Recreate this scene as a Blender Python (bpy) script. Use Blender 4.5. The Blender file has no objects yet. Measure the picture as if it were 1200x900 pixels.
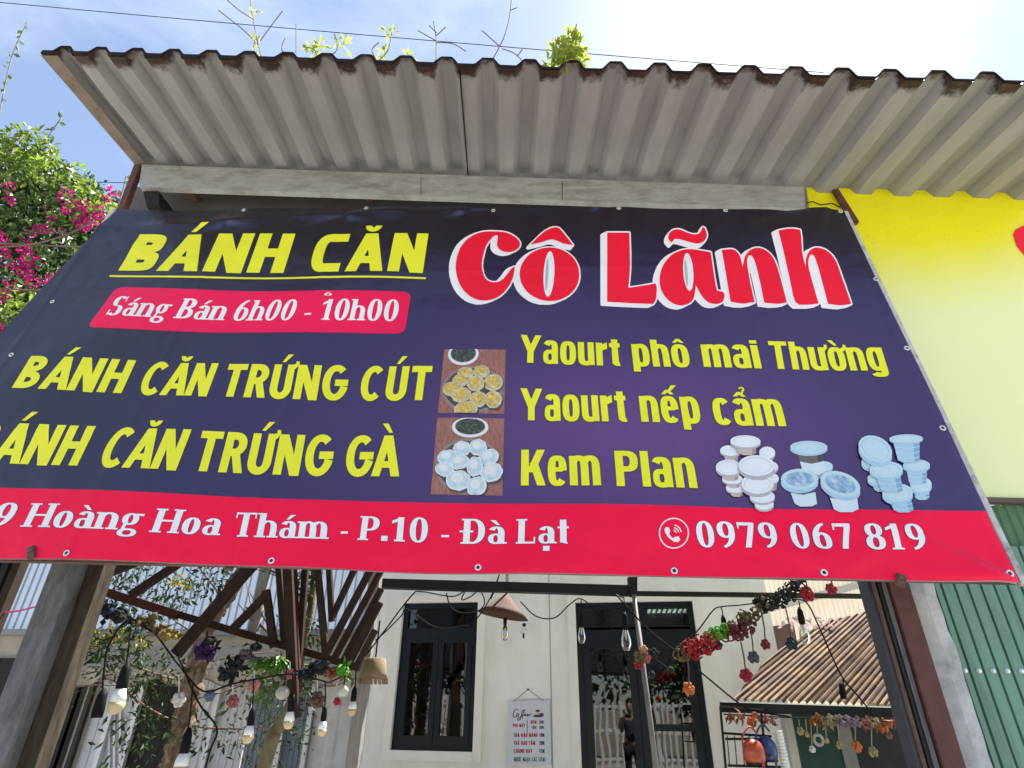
import bpy, bmesh, math, random
from mathutils import Vector as V, Matrix
rad = math.radians
SC = bpy.context.scene
COL = SC.collection
# ------------------------------------------------------------------ camera
FOC, PITCH, ROLL = 680.0, 29.2, 0.012          # focal length in photo pixels (1200 wide)
CAM = V((0, 0, 1.55))
_p = rad(PITCH)
FW = V((0, math.cos(_p), math.sin(_p))); _u = V((0, -math.sin(_p), math.cos(_p))); _r = V((1, 0, 0))
RT = _r*math.cos(ROLL) + _u*math.sin(ROLL); UP = _u*math.cos(ROLL) - _r*math.sin(ROLL)
cd = bpy.data.cameras.new('camera'); co = bpy.data.objects.new('camera', cd); COL.objects.link(co)
cd.sensor_fit = 'HORIZONTAL'; cd.sensor_width = 36; cd.lens = 36*FOC/1200; cd.clip_start = 0.02; cd.clip_end = 3000
M4 = Matrix((RT, UP, -FW)).transposed().to_4x4(); M4.translation = CAM; co.matrix_world = M4
SC.camera = co
# ------------------------------------------------------------------ sky, sun, exposure
SUN_AZ, SUN_EL = 39.0, 58.0
w = bpy.data.worlds.new('World'); SC.world = w; w.use_nodes = True
nt = w.node_tree; nt.nodes.clear(); N = nt.nodes.new; L = nt.links.new
out = N('ShaderNodeOutputWorld'); bg = N('ShaderNodeBackground'); bg.inputs[1].default_value = 0.072
sky = N('ShaderNodeTexSky'); sky.sky_type = 'NISHITA'; sky.sun_disc = False
sky.sun_elevation = rad(SUN_EL); sky.sun_rotation = rad(SUN_AZ); sky.altitude = 1500
sky.air_density = 1.0; sky.dust_density = 1.25; sky.ozone_density = 1.2
tc = N('ShaderNodeTexCoord'); mp = N('ShaderNodeMapping'); mp.inputs['Scale'].default_value = (1.0, 1.6, 2.2)
nz = N('ShaderNodeTexNoise'); nz.inputs['Scale'].default_value = 2.6; nz.inputs['Detail'].default_value = 9; nz.inputs['Roughness'].default_value = .62
nz.inputs['Distortion'].default_value = .5
rp = N('ShaderNodeValToRGB'); rp.color_ramp.elements[0].position = .45; rp.color_ramp.elements[1].position = .8
rp.color_ramp.elements[0].color = (.09, .09, .09, 1); rp.color_ramp.elements[1].color = (.42, .42, .42, 1)
mx = N('ShaderNodeMix'); mx.data_type = 'RGBA'
L(tc.outputs['Generated'], mp.inputs[0]); L(mp.outputs[0], nz.inputs['Vector']); L(nz.outputs[0], rp.inputs[0]); L(rp.outputs[0], mx.inputs[0])
L(sky.outputs[0], mx.inputs[6]); mx.inputs[7].default_value = (6.5, 6.9, 7.4, 1)
L(mx.outputs[2], bg.inputs[0]); L(bg.outputs[0], out.inputs[0])
SUND = V((math.sin(rad(SUN_AZ))*math.cos(rad(SUN_EL)), math.cos(rad(SUN_AZ))*math.cos(rad(SUN_EL)), math.sin(rad(SUN_EL))))
sl = bpy.data.lights.new('sun', 'SUN'); sl.energy = 5.0; sl.angle = rad(.53); sl.color = (1, .95, .88)
so = bpy.data.objects.new('sun', sl); COL.objects.link(so); so.rotation_euler = SUND.to_track_quat('Z', 'Y').to_euler(); so.location = (6, 6, 12)
SC.view_settings.view_transform = 'Standard'; SC.view_settings.look = 'None'; SC.view_settings.gamma = 1
SC.view_settings.exposure = 1.9
SC.cycles.max_bounces = 10; SC.cycles.diffuse_bounces = 5; SC.cycles.glossy_bounces = 4; SC.cycles.transparent_max_bounces = 24
SC.cycles.transmission_bounces = 6; SC.cycles.sample_clamp_indirect = 8
try: SC.cycles.use_denoising = True
except Exception: pass
# ------------------------------------------------------------------ pixel -> world
def ray(px, py): return RT*((px-600)/FOC) + UP*((450-py)/FOC) + FW
class Plane:
    def __init__(s, o, ex, ey):
        s.o = V(o); s.ex = V(ex).normalized(); s.ey = V(ey).normalized(); s.n = s.ex.cross(s.ey)
    def at(s, px, py, d=0.0):
        r = ray(px, py); t = s.n.dot(s.o + s.n*d - CAM)/s.n.dot(r); return CAM + r*t
    def uv(s, px, py):
        q = s.at(px, py) - s.o; return q.dot(s.ex), q.dot(s.ey)
    def P(s, u, v, d=0.0): return s.o + s.ex*u + s.ey*v + s.n*d
def vplane(x, y, yaw=4.5, lean=0.0, z=0.0):
    a, l = rad(yaw), rad(lean)
    return Plane((x, y, z), (math.cos(a), -math.sin(a), 0), (math.sin(a)*math.sin(l), math.cos(a)*math.sin(l), math.cos(l)))
def atY(px, py, y):
    r = ray(px, py); return CAM + r*((y-CAM.y)/r.y)
def atZ(px, py, z):
    r = ray(px, py); return CAM + r*((z-CAM.z)/r.z)
# ------------------------------------------------------------------ materials
MATS = {}
def mat(name, col, rough=.6, spec=.5, metal=0., var=.18, scale=6., bump=0., bscale=80., stretch=(1, 1, 1),
        stain=None, samt=.5, sscale=3., sstretch=None, transl=0., coat=0., edge=None, sheen=0.):
    if name in MATS: return MATS[name]
    if max(col[:3]) < .07 and name[-5:] != 'print': spec *= .35
    m = bpy.data.materials.new(name); m.use_nodes = True; t = m.node_tree; n = t.nodes; l = t.links
    b = n['Principled BSDF']; o = n['Material Output']
    tc = n.new('ShaderNodeTexCoord'); mp = n.new('ShaderNodeMapping'); mp.inputs['Scale'].default_value = stretch
    l.new(tc.outputs['Object'], mp.inputs[0])
    nz = n.new('ShaderNodeTexNoise'); nz.inputs['Scale'].default_value = scale; nz.inputs['Detail'].default_value = 7; nz.inputs['Roughness'].default_value = .65
    l.new(mp.outputs[0], nz.inputs['Vector'])
    mr = n.new('ShaderNodeMapRange'); mr.inputs[1].default_value = .25; mr.inputs[2].default_value = .75
    mr.inputs[3].default_value = 1-var; mr.inputs[4].default_value = 1+var
    l.new(nz.outputs[0], mr.inputs[0])
    mm = n.new('ShaderNodeVectorMath'); mm.operation = 'SCALE'; mm.inputs[0].default_value = col[:3]; l.new(mr.outputs[0], mm.inputs['Scale'])
    c = mm.outputs[0]
    if stain:
        mp2 = n.new('ShaderNodeMapping'); mp2.inputs['Scale'].default_value = sstretch or stretch; l.new(tc.outputs['Object'], mp2.inputs[0])
        n2 = n.new('ShaderNodeTexNoise'); n2.inputs['Scale'].default_value = sscale; n2.inputs['Detail'].default_value = 8; n2.inputs['Roughness'].default_value = .7
        l.new(mp2.outputs[0], n2.inputs['Vector'])
        r2 = n.new('ShaderNodeMapRange'); r2.inputs[1].default_value = 1-samt-.12; r2.inputs[2].default_value = 1-samt+.12; l.new(n2.outputs[0], r2.inputs[0])
        x = n.new('ShaderNodeMix'); x.data_type = 'RGBA'; l.new(r2.outputs[0], x.inputs[0]); l.new(c, x.inputs[6]); x.inputs[7].default_value = (*stain[:3], 1); c = x.outputs[2]
    if edge:   # a stain that follows the vertex attribute 'edge' (metres from the sheet's front edge)
        at = n.new('ShaderNodeAttribute'); at.attribute_name = 'edge'
        n3 = n.new('ShaderNodeTexNoise'); n3.inputs['Scale'].default_value = 13; n3.inputs['Detail'].default_value = 8; n3.inputs['Roughness'].default_value = .75; l.new(tc.outputs['Object'], n3.inputs['Vector'])
        ma = n.new('ShaderNodeMath'); ma.operation = 'MULTIPLY_ADD'; ma.inputs[1].default_value = -.24; l.new(n3.outputs[0], ma.inputs[0]); l.new(at.outputs['Fac'], ma.inputs[2])
        cr = n.new('ShaderNodeValToRGB'); e = cr.color_ramp.elements
        e[0].position = 0; e[0].color = (1, 1, 1, 1); e[1].position = .055; e[1].color = (0, 0, 0, 1); l.new(ma.outputs[0], cr.inputs[0])
        ad = n.new('ShaderNodeMath'); ad.operation = 'ADD'; ad.inputs[1].default_value = .075; l.new(ma.outputs[0], ad.inputs[0]); l.new(ad.outputs[0], cr.inputs[0])
        x = n.new('ShaderNodeMix'); x.data_type = 'RGBA'; l.new(cr.outputs[0], x.inputs[0]); l.new(c, x.inputs[6])
        n4 = n.new('ShaderNodeTexNoise'); n4.inputs['Scale'].default_value = 30; l.new(tc.outputs['Object'], n4.inputs['Vector'])
        c4 = n.new('ShaderNodeValToRGB'); c4.color_ramp.elements[0].position = .4; c4.color_ramp.elements[0].color = (.018, .012, .009, 1); c4.color_ramp.elements[1].position = .66; c4.color_ramp.elements[1].color = (.06, .026, .016, 1)
        l.new(n4.outputs[0], c4.inputs[0]); l.new(c4.outputs[0], x.inputs[7]); c = x.outputs[2]
    l.new(c, b.inputs['Base Color'])
    b.inputs['Roughness'].default_value = rough; b.inputs['Metallic'].default_value = metal; b.inputs['Specular IOR Level'].default_value = spec
    if coat: b.inputs['Coat Weight'].default_value = coat; b.inputs['Coat Roughness'].default_value = .08
    if sheen: b.inputs['Sheen Weight'].default_value = sheen
    if bump:
        nb = n.new('ShaderNodeTexNoise'); nb.inputs['Scale'].default_value = bscale; nb.inputs['Detail'].default_value = 5; l.new(mp.outputs[0], nb.inputs['Vector'])
        bp = n.new('ShaderNodeBump'); bp.inputs['Strength'].default_value = bump; bp.inputs['Distance'].default_value = .01; l.new(nb.outputs[0], bp.inputs['Height']); l.new(bp.outputs[0], b.inputs['Normal'])
    if transl:
        tr = n.new('ShaderNodeBsdfTranslucent'); l.new(c, tr.inputs[0]); ms = n.new('ShaderNodeMixShader'); ms.inputs[0].default_value = transl
        l.new(b.outputs[0], ms.inputs[1]); l.new(tr.outputs[0], ms.inputs[2]); l.new(ms.outputs[0], o.inputs[0])
    MATS[name] = m; return m
def vinyl(name, col, rough=.42, spec=.5, var=.05):
    """printed banner vinyl: glossy film over a woven base"""
    if name in MATS: return MATS[name]
    m = mat(name, col, rough=rough, spec=spec, var=var, scale=3.0); t = m.node_tree; n = t.nodes; l = t.links; b = n['Principled BSDF']
    tc = n.new('ShaderNodeTexCoord')
    w1 = n.new('ShaderNodeTexWave'); w1.bands_direction = 'X'; w1.inputs['Scale'].default_value = 34; w1.inputs['Distortion'].default_value = .6
    w2 = n.new('ShaderNodeTexWave'); w2.bands_direction = 'Z'; w2.inputs['Scale'].default_value = 34; w2.inputs['Distortion'].default_value = .6
    nz = n.new('ShaderNodeTexNoise'); nz.inputs['Scale'].default_value = 2.2; nz.inputs['Detail'].default_value = 3
    for q in (w1, w2, nz): l.new(tc.outputs['Object'], q.inputs['Vector'])
    ad = n.new('ShaderNodeMath'); ad.operation = 'ADD'; l.new(w1.outputs['Fac'], ad.inputs[0]); l.new(w2.outputs['Fac'], ad.inputs[1])
    b1 = n.new('ShaderNodeBump'); b1.inputs['Strength'].default_value = .09; b1.inputs['Distance'].default_value = .004; l.new(ad.outputs[0], b1.inputs['Height'])
    b2 = n.new('ShaderNodeBump'); b2.inputs['Strength'].default_value = .45; b2.inputs['Distance'].default_value = .06; l.new(nz.outputs[0], b2.inputs['Height']); l.new(b1.outputs[0], b2.inputs['Normal'])
    l.new(b2.outputs[0], b.inputs['Normal']); return m
def glassmat(name, tint=(.55, .6, .6), ior=1.55):
    if name in MATS: return MATS[name]
    m = bpy.data.materials.new(name); m.use_nodes = True; t = m.node_tree; n = t.nodes; l = t.links; n.remove(n['Principled BSDF'])
    o = n['Material Output']; tr = n.new('ShaderNodeBsdfTransparent'); tr.inputs[0].default_value = (*tint, 1)
    g = n.new('ShaderNodeBsdfGlossy'); g.inputs['Roughness'].default_value = .015; fr = n.new('ShaderNodeFresnel'); fr.inputs[0].default_value = ior
    nz = n.new('ShaderNodeTexNoise'); nz.inputs['Scale'].default_value = 1.6; tc = n.new('ShaderNodeTexCoord'); l.new(tc.outputs['Object'], nz.inputs['Vector'])
    bp = n.new('ShaderNodeBump'); bp.inputs['Strength'].default_value = .04; bp.inputs['Distance'].default_value = .05; l.new(nz.outputs[0], bp.inputs['Height']); l.new(bp.outputs[0], g.inputs['Normal'])
    ms = n.new('ShaderNodeMixShader'); l.new(fr.outputs[0], ms.inputs[0]); l.new(tr.outputs[0], ms.inputs[1]); l.new(g.outputs[0], ms.inputs[2]); l.new(ms.outputs[0], o.inputs[0])
    MATS[name] = m; return m
# ------------------------------------------------------------------ mesh builder
WLOC = {}
class MB:
    def __init__(s): s.v = []; s.f = []; s.mi = []; s.m = 0; s.att = None
    def add(s, vs, fs):
        k = len(s.v); s.v += [V(p) for p in vs]
        for f in fs: s.f.append(tuple(k+i for i in f)); s.mi.append(s.m)
        return s
    def quad(s, a, b, c, d): return s.add([a, b, c, d], [(0, 1, 2, 3)])
    def hexa(s, p):   # p: 4 front (ccw), 4 back
        return s.add(p, [(0, 1, 2, 3), (7, 6, 5, 4), (0, 4, 5, 1), (1, 5, 6, 2), (2, 6, 7, 3), (3, 7, 4, 0)])
    def box(s, a, b):
        (x0, y0, z0), (x1, y1, z1) = a, b
        return s.hexa([(x0, y0, z0), (x1, y0, z0), (x1, y0, z1), (x0, y0, z1), (x0, y1, z0), (x1, y1, z0), (x1, y1, z1), (x0, y1, z1)])
    def bar(s, A, B, wd, dp, nrm):
        A, B = V(A), V(B); ax = (B-A).normalized(); nn = (V(nrm) - ax*ax.dot(V(nrm))).normalized(); sd = ax.cross(nn)
        a, b = sd*wd/2, nn*dp/2
        return s.hexa([A-a+b, A+a+b, B+a+b, B-a+b, A-a-b, A+a-b, B+a-b, B-a-b])
    def prism(s, pl, pts, th, d=0.0):
        """polygon of photo pixels laid on a plane, thickness th behind it"""
        F = [pl.at(x, y, d) for x, y in pts]; k = len(F); Bk = [p - pl.n*th for p in F]
        return s.add(F+Bk, [tuple(range(k)), tuple(range(2*k-1, k-1, -1))] + [(i, k+i, k+(i+1) % k, (i+1) % k) for i in range(k)])
    def tube(s, pts, r, seg=6, cap=True):
        pts = [V(p) for p in pts]; n = len(pts); rs = r if isinstance(r, (list, tuple)) else [r]*n; vs = []; fs = []
        t0 = (pts[1]-pts[0]).normalized(); ref = V((0, 0, 1)) if abs(t0.z) < .9 else V((1, 0, 0)); u = t0.cross(ref).normalized()
        for i, p in enumerate(pts):
            t = ((pts[min(i+1, n-1)]-pts[max(i-1, 0)])).normalized(); u = (u - t*u.dot(t)).normalized(); w_ = t.cross(u)
            for k in range(seg):
                a = 2*math.pi*k/seg; vs.append(p + (u*math.cos(a)+w_*math.sin(a))*rs[i])
        for i in range(n-1):
            for k in range(seg): fs.append((i*seg+k, i*seg+(k+1) % seg, (i+1)*seg+(k+1) % seg, (i+1)*seg+k))
        if cap: fs += [tuple(range(seg-1, -1, -1)), tuple(range((n-1)*seg, n*seg))]
        return s.add(vs, fs)
    def lathe(s, o, prof, seg=12, ax=(0, 0, 1), sx=1.0):
        o = V(o); ax = V(ax).normalized(); ref = V((1, 0, 0)) if abs(ax.x) < .9 else V((0, 1, 0)); u = (ref-ax*ref.dot(ax)).normalized(); w_ = ax.cross(u); vs = []; fs = []
        for r, h in prof:
            for k in range(seg):
                a = 2*math.pi*k/seg; vs.append(o + ax*h + (u*math.cos(a)*sx+w_*math.sin(a))*r)
        for i in range(len(prof)-1):
            for k in range(seg): fs.append((i*seg+k, i*seg+(k+1) % seg, (i+1)*seg+(k+1) % seg, (i+1)*seg+k))
        if prof[0][0] > 1e-4: fs.append(tuple(range(seg-1, -1, -1)))
        if prof[-1][0] > 1e-4: fs.append(tuple(range((len(prof)-1)*seg, len(prof)*seg)))
        return s.add(vs, fs)
    def ball(s, c, r, seg=10, rings=7, sq=(1, 1, 1)):
        c = V(c); vs = []; fs = []
        for i in range(rings+1):
            th = math.pi*i/rings
            for k in range(seg):
                a = 2*math.pi*k/seg; vs.append(c + V((math.sin(th)*math.cos(a)*sq[0], math.sin(th)*math.sin(a)*sq[1], math.cos(th)*sq[2]))*r)
        for i in range(rings):
            for k in range(seg): fs.append((i*seg+k, (i+1)*seg+k, (i+1)*seg+(k+1) % seg, i*seg+(k+1) % seg))
        return s.add(vs, fs)
    def leaf(s, p, d, up, ln, wd, fold=.25):
        d = d.normalized(); sd = d.cross(up)
        if sd.length < 1e-3: sd = d.cross(V((1, 0, .1)))
        sd.normalize(); nn = sd.cross(d)
        m = p + d*ln*.45
        return s.add([p, m+sd*wd/2+nn*fold*wd, p+d*ln, m-sd*wd/2+nn*fold*wd], [(0, 1, 2), (0, 2, 3)])
    def build(s, name, mats, parent=None, smooth=False):
        if not isinstance(mats, (list, tuple)): mats = [mats]
        off = V((0, 0, 0)); p = parent
        if parent is not None: off = WLOC.get(parent.name, off)
        else:
            xs = [q.x for q in s.v]; ys = [q.y for q in s.v]; zs = [q.z for q in s.v]
            off = V(((min(xs)+max(xs))/2, (min(ys)+max(ys))/2, min(zs)))
        me = bpy.data.meshes.new(name); me.from_pydata([tuple(q-off) for q in s.v], [], s.f)
        for m in mats: me.materials.append(m)
        me.polygons.foreach_set('material_index', s.mi)
        if smooth: me.polygons.foreach_set('use_smooth', [True]*len(s.f))
        if s.att:
            a = me.attributes.new('edge', 'FLOAT', 'POINT'); a.data.foreach_set('value', s.att)
        me.update()
        o = bpy.data.objects.new(name, me); COL.objects.link(o); WLOC[o.name] = off
        if parent is None: o.location = off
        else: o.parent = parent
        return o
def tag(o, label=None, cat=None, group=None, kind=None):
    if label: o['label'] = label
    if cat: o['category'] = cat
    if group: o['group'] = group
    if kind: o['kind'] = kind
    return o
def thing(name, label, cat, loc=(0, 0, 0), group=None):
    o = bpy.data.objects.new(name, None); o.empty_display_size = .1; COL.objects.link(o); o.location = loc; WLOC[o.name] = V(loc)
    return tag(o, label, cat, group)
def bez(a, b, sag, n=10):
    a, b = V(a), V(b); return [a.lerp(b, i/n) - V((0, 0, 4*sag*(i/n)*(1-i/n))) for i in range(n+1)]
def poly(ps, n=4):
    """smooth curve through points"""
    ps = [V(p) for p in ps]; o = []
    for i in range(len(ps)-1):
        p0, p1, p2, p3 = ps[max(i-1, 0)], ps[i], ps[i+1], ps[min(i+2, len(ps)-1)]
        for k in range(n):
            t = k/n; o.append(.5*((2*p1)+(p2-p0)*t+(2*p0-5*p1+4*p2-p3)*t*t+(3*p1-p0-3*p2+p3)*t**3))
    return o+[ps[-1]]
RNG = random.Random(11)
def rvec(r=RNG):
    while True:
        q = V((r.uniform(-1, 1), r.uniform(-1, 1), r.uniform(-1, 1)))
        if .05 < q.length < 1: return q
def leaves(mb, c, rx, n, ln, wd, r=RNG, droop=.3, shell=.35):
    c = V(c)
    for _ in range(n):
        q = rvec(r); 
        if q.length < shell: q = q*(shell/q.length)*r.uniform(.8, 1.4)
        p = c + V((q.x*rx[0], q.y*rx[1], q.z*rx[2])); d = (rvec(r) + q*.6 - V((0, 0, droop)))
        k = r.uniform(.6, 1.25); mb.leaf(p, d, rvec(r)+V((0, 0, .6)), ln*k, wd*k)
# ------------------------------------------------------------------ lettering: hand built glyphs, cap height = 1
def ring(cx, cy, rx, ry, wx, wy, a0=0, a1=360, p=2.0, n=None):
    n = n or max(6, int(abs(a1-a0)/12)); o = []; i = []; e = 2.0/p
    f = lambda c: math.copysign(abs(c)**e, c)
    for k in range(n+1):
        a = rad(a0+(a1-a0)*k/n); c, s_ = f(math.cos(a)), f(math.sin(a))
        o.append((cx+rx*c, cy+ry*s_)); i.append((cx+max(rx-wx, .001)*c, cy+max(ry-wy, .001)*s_))
    return [('q', (o[k], o[k+1], i[k+1], i[k])) for k in range(n)]
def rect(x0, y0, x1, y1): return [('q', ((x0, y0), (x1, y0), (x1, y1), (x0, y1)))]
def diag(x0, y0, x1, y1, wd): return [('q', ((x0, y0), (x0+wd, y0), (x1+wd, y1), (x1, y1)))]
def pol(*pts): return [('p', pts)]
def grp(q): return [('g', q)]
class Face:
    """style: stem w, hairline h, width factor k, x height, curve power, serif length"""
    def __init__(s, w, h, k, xh, p, serif=0, sh=.05, desc=-.26): s.w = w; s.h = h; s.k = k; s.xh = xh; s.p = p; s.s = serif; s.sh = sh; s.d = desc
    def stem(s, x, y0, y1, b='both', t='both'):
        r = rect(x, y0, x+s.w, y1)
        if s.s:
            for side, y in ((b, y0), (t, y1-s.sh)):
                l = s.s if side in ('both', 'l') else 0; q = s.s if side in ('both', 'r') else 0
                if side and (l or q): r += grp(rect(x-l, y, x+s.w+q, y+s.sh))
        return r
    def glyph(s, ch):
        w, h, k, xh, p = s.w, s.h, s.k, s.xh, s.p; sf = s.s
        G = []; W = .6*k; st = s.stem
        def bowl(cx, cy, ry, W, x0=None, a0=-90, a1=90):   # right half bowl with joints back to the stem
            g = ring(cx, cy, W-cx, ry, w, h, -90, 90, p)
            return g + rect(w*.5, cy+ry-h, cx, cy+ry) + rect(w*.5, cy-ry, cx, cy-ry+h)
        if ch == ' ': return .3*k+.06, G
        if ch == '-': return .42*k, rect(0, .3*max(xh, .8), .36*k, .3*max(xh, .8)+h*1.15)
        if ch == '.': return w*1.25, rect(0, 0, w*1.05, w*1.05)
        if ch == '|': return .1, rect(0, -.6, .05, 1.3)
        if ch == 'A': W = .74*k; G = diag(0, 0, W/2-w*.56, 1, w) + grp(diag(W-w*1.05, 0, W/2-w*.5, 1, w*1.05)) + grp(rect(W*.22, .2, W*.78, .2+h*.85))
        elif ch == 'B': cx = W*.45; G = st(0, 0, 1, 'l', 'l') + grp(bowl(cx, .26, .26, W) + bowl(cx*.9, .745, .255, W*.95))
        elif ch == 'C' and p > 3: W = .66*k; G = ring(W*.45, .5, W*.45, .5, w, h, 90, 270, 2.5) + rect(W*.45, 1-h, W, 1) + rect(W*.45, 0, W*.95, h)
        elif ch == 'C': W = .68*k; G = ring(W*.52, .5, W*.52, .52, w, h, 48, 312, p)
        elif ch == 'G': W = .72*k; G = ring(W*.52, .5, W*.52, .52, w, h, 48, 345, p) + grp(rect(W*.5, .4, W*1.02, .4+h))
        elif ch == 'N': W = .68*k; G = st(0, 0, 1, 'both', None) + st(W-w, 0, 1, None, 'both') + grp(diag(W-w*1.1, -.02, 0, 1, w*1.12))
        elif ch == 'M': W = .8*k; G = rect(0, 0, w, 1) + rect(W-w, 0, W, 1) + grp(diag(W/2-w/2, 0, 0, 1, w)) + grp(diag(W/2-w/2, 0, W-w, 1, w))
        elif ch == 'H': W = .64*k + (.1 if sf else 0); G = st(0, 0, 1) + st(W-w, 0, 1) + grp(rect(w*.5, .5-h/2, W-w*.5, .5+h/2))
        elif ch == 'T':
            W = .6*k + (.06 if sf else 0); G = st(W/2-w/2, 0, 1, 'both', None) + grp(rect(0, 1-h, W, 1))
            if sf: G += grp(rect(0, .76, .045, 1-h)) + grp(rect(W-.045, .76, W, 1-h))
        elif ch in 'UƯ':
            W = .62*k; r = W/2; G = rect(0, r, w, 1) + rect(W-w, r, W, 1) + ring(W/2, r, W/2, r+.02, w, h, 180, 360, p)
        elif ch == 'R': cx = W*.45; G = st(0, 0, 1, 'l', 'l') + grp(bowl(cx, .7, .3, W*.97)) + grp(diag(W-w*.95, 0, W*.36, .5, w*1.02))
        elif ch == 'P': cx = W*.45; G = st(0, 0, 1, 'both', 'l') + grp(bowl(cx, .7, .3, W))
        elif ch in 'DĐ':
            W = .66*k; cx = W*.42; G = st(0, 0, 1, 'l', 'l') + grp(bowl(cx, .5, .5, W))
            if ch == 'Đ': G += grp(rect(-.12, .45, .3*k, .45+h))
        elif ch == 'L':
            W = .54*k; G = st(0, 0, 1, 'l', 'both') + grp(rect(w*.5, 0, W, h))
            if sf: G += grp(rect(W-.05, h, W, .27))
        elif ch == 'E': W = .5*k; G = rect(0, 0, w, 1) + grp(rect(w*.5, 0, W, h) + rect(w*.5, .5-h/2, W*.92, .5+h/2) + rect(w*.5, 1-h, W, 1))
        elif ch == 'I': W = w; G = rect(0, 0, w, 1)
        elif ch == 'K': W = .66*k; G = rect(0, 0, w, 1) + grp(diag(w*.7, .36, W-w*1.05, 1, w*1.05)) + grp(diag(W-w*1.05, 0, w*1.1, .62, w*1.08))
        elif ch == 'Y': W = .72*k; G = rect(W/2-w/2, 0, W/2+w/2, .48) + grp(diag(W/2-w/2, .4, 0, 1, w)) + grp(diag(W/2-w/2, .4, W-w, 1, w))
        elif ch == 'O': W = .74*k; G = ring(W/2, .5, W/2, .52, w, h, 0, 360, p)
        elif ch == 'S':
            W = .56*k; G = ring(W*.48, .745, W*.48, .275, w, h, 35, 262, p) + grp(ring(W*.52, .255, W*.5, .275, w, h, -145, 95, p))
            if sf: G += grp(rect(W*.84, .72, W*.92, 1.02)) + grp(rect(W*.05, .0, W*.16, .29))
        elif ch == '0': W = .6*k; G = ring(W/2, .5, W/2, .52, w, h, 0, 360, p)
        elif ch == '1':
            W = .46*k; x = W*.5-w*.4; G = st(x, 0, 1, 'both', None) + grp(pol((x+w*.5, 1), (x-.17*k-.02, .83), (x-.17*k-.02, .72), (x+w*.5, .84)))
        elif ch == '2': W = .58*k; G = ring(W/2, .71, W/2, .31, w, h, -25, 165, p) + grp(diag(0, .04, W-w*1.2, .6, w*1.1)) + grp(rect(0, 0, W, h))
        elif ch == '5': W = .58*k; G = ring(W*.48, .32, W*.52, .34, w, h, -150, 125, p) + grp(rect(w*.2, .5, w*1.0, 1)) + grp(rect(w*.2, 1-h, W*.95, 1))
        elif ch == '6': W = .6*k; G = ring(W/2, .31, W/2, .33, w, h, 0, 360, p) + grp(ring(W*.78, .42, W*.78, .6, w, h, 95, 185, 2))
        elif ch == '9': W = .6*k; G = ring(W/2, .69, W/2, .33, w, h, 0, 360, p) + grp(ring(W*.22, .58, W*.78, .6, w, h, -85, 5, 2))
        elif ch == '7':
            W = .58*k; G = rect(0, 1-h*1.5, W, 1) + grp(diag(W*.26, 0, W-w*.85, 1-h*.5, w*.95))
            if sf: G += grp(rect(0, .74, .05, 1-h))
        elif ch == '8': W = .6*k; G = ring(W/2, .26, W/2, .28, w, h, 0, 360, p) + grp(ring(W/2, .745, W*.46, .27, w*.95, h, 0, 360, p))
        # ---- lower case
        elif ch == 'a':
            W = .5*k; G = st(W-w, 0, xh*.7, 'r', None) + grp(ring(W/2, xh*.66, W/2, xh*.36, w, h, 0, 155, p)) + grp(ring(W*.46, xh*.29, W*.46, xh*.31, w*.8, h*.9, 0, 360, p))
        elif ch in 'oơ': W = .54*k; G = ring(W/2, xh/2, W/2, xh/2+.015, w, h, 0, 360, p)
        elif ch == 'e': W = .52*k; G = ring(W/2, xh/2, W/2, xh/2+.015, w, h, 0, 318, p) + grp(rect(w*.5, xh*.46, W-w*.5, xh*.46+h*.8))
        elif ch == 'c': W = .5*k; G = ring(W/2, xh/2, W/2, xh/2+.015, w, h, 38, 322, p)
        elif ch in 'uư': W = .54*k; r = W*.5; G = rect(0, r, w, xh) + ring(W/2, r, W/2, r+.015, w, h, 180, 300, p) + grp(st(W-w, 0, xh, 'r', 'l'))
        elif ch in 'nhm':
            W = (.54 if ch != 'm' else .82)*k + (.06 if sf else 0); r = xh*.42
            G = st(0, 0, 1 if ch == 'h' else xh, 'both', 'l')
            xs = [W-w] if ch != 'm' else [W/2-w/2, W-w]; pv = 0
            for x in xs:
                a = (x+w-pv)/2; G += grp(ring(pv+a, xh-r, a, r+.015, w, h, 0, 140, p)) + st(x, 0, xh-r+.005, 'both', None); pv = x
        elif ch == 'r': W = .38*k; G = rect(0, 0, w, xh) + grp(pol((w*.7, xh*.62), (W, xh*.74), (W, xh+.02), (w*.7, xh*.9)))
        elif ch == 't':
            W = .36*k; G = rect(W*.22, h*.4, W*.22+w, .96) + grp(rect(0, xh-h, W, xh)) + grp(ring(W*.22+w*1.05, .16, w*1.05, .17, w, h*.95, 180, 275, p))
        elif ch == 'p': W = .54*k; G = rect(0, s.d*.75, w, xh) + grp(ring(W/2, xh/2, W/2, xh/2+.015, w, h, 0, 360, p))
        elif ch == 'i': W = w; G = rect(0, 0, w, xh) + rect(0, xh+.06, w, 1.0)
        elif ch == 'l': W = w; G = rect(0, 0, w, 1)
        elif ch == 'g':
            if sf:
                W = .52*k; G = ring(W*.45, xh*.66, W*.45, xh*.36, w*.85, h, 0, 360, p) + grp(ring(W*.48, -.1, W*.52, .17, w*.75, h, 0, 360, p)) + grp(rect(W*.7, xh-h*1.2, W*1.12, xh)) + grp(pol((W*.1, .02), (W*.3, .02), (W*.34, xh*.36), (W*.16, xh*.36)))
            else:
                W = .54*k; G = ring(W/2, xh/2, W/2, xh/2+.015, w, h, 0, 360, p) + grp(rect(W-w, s.d*.1, W, xh)) + grp(ring(W/2, s.d*.1, W/2, -s.d*.75, w, h, 205, 360, p))
        return W, G
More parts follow.
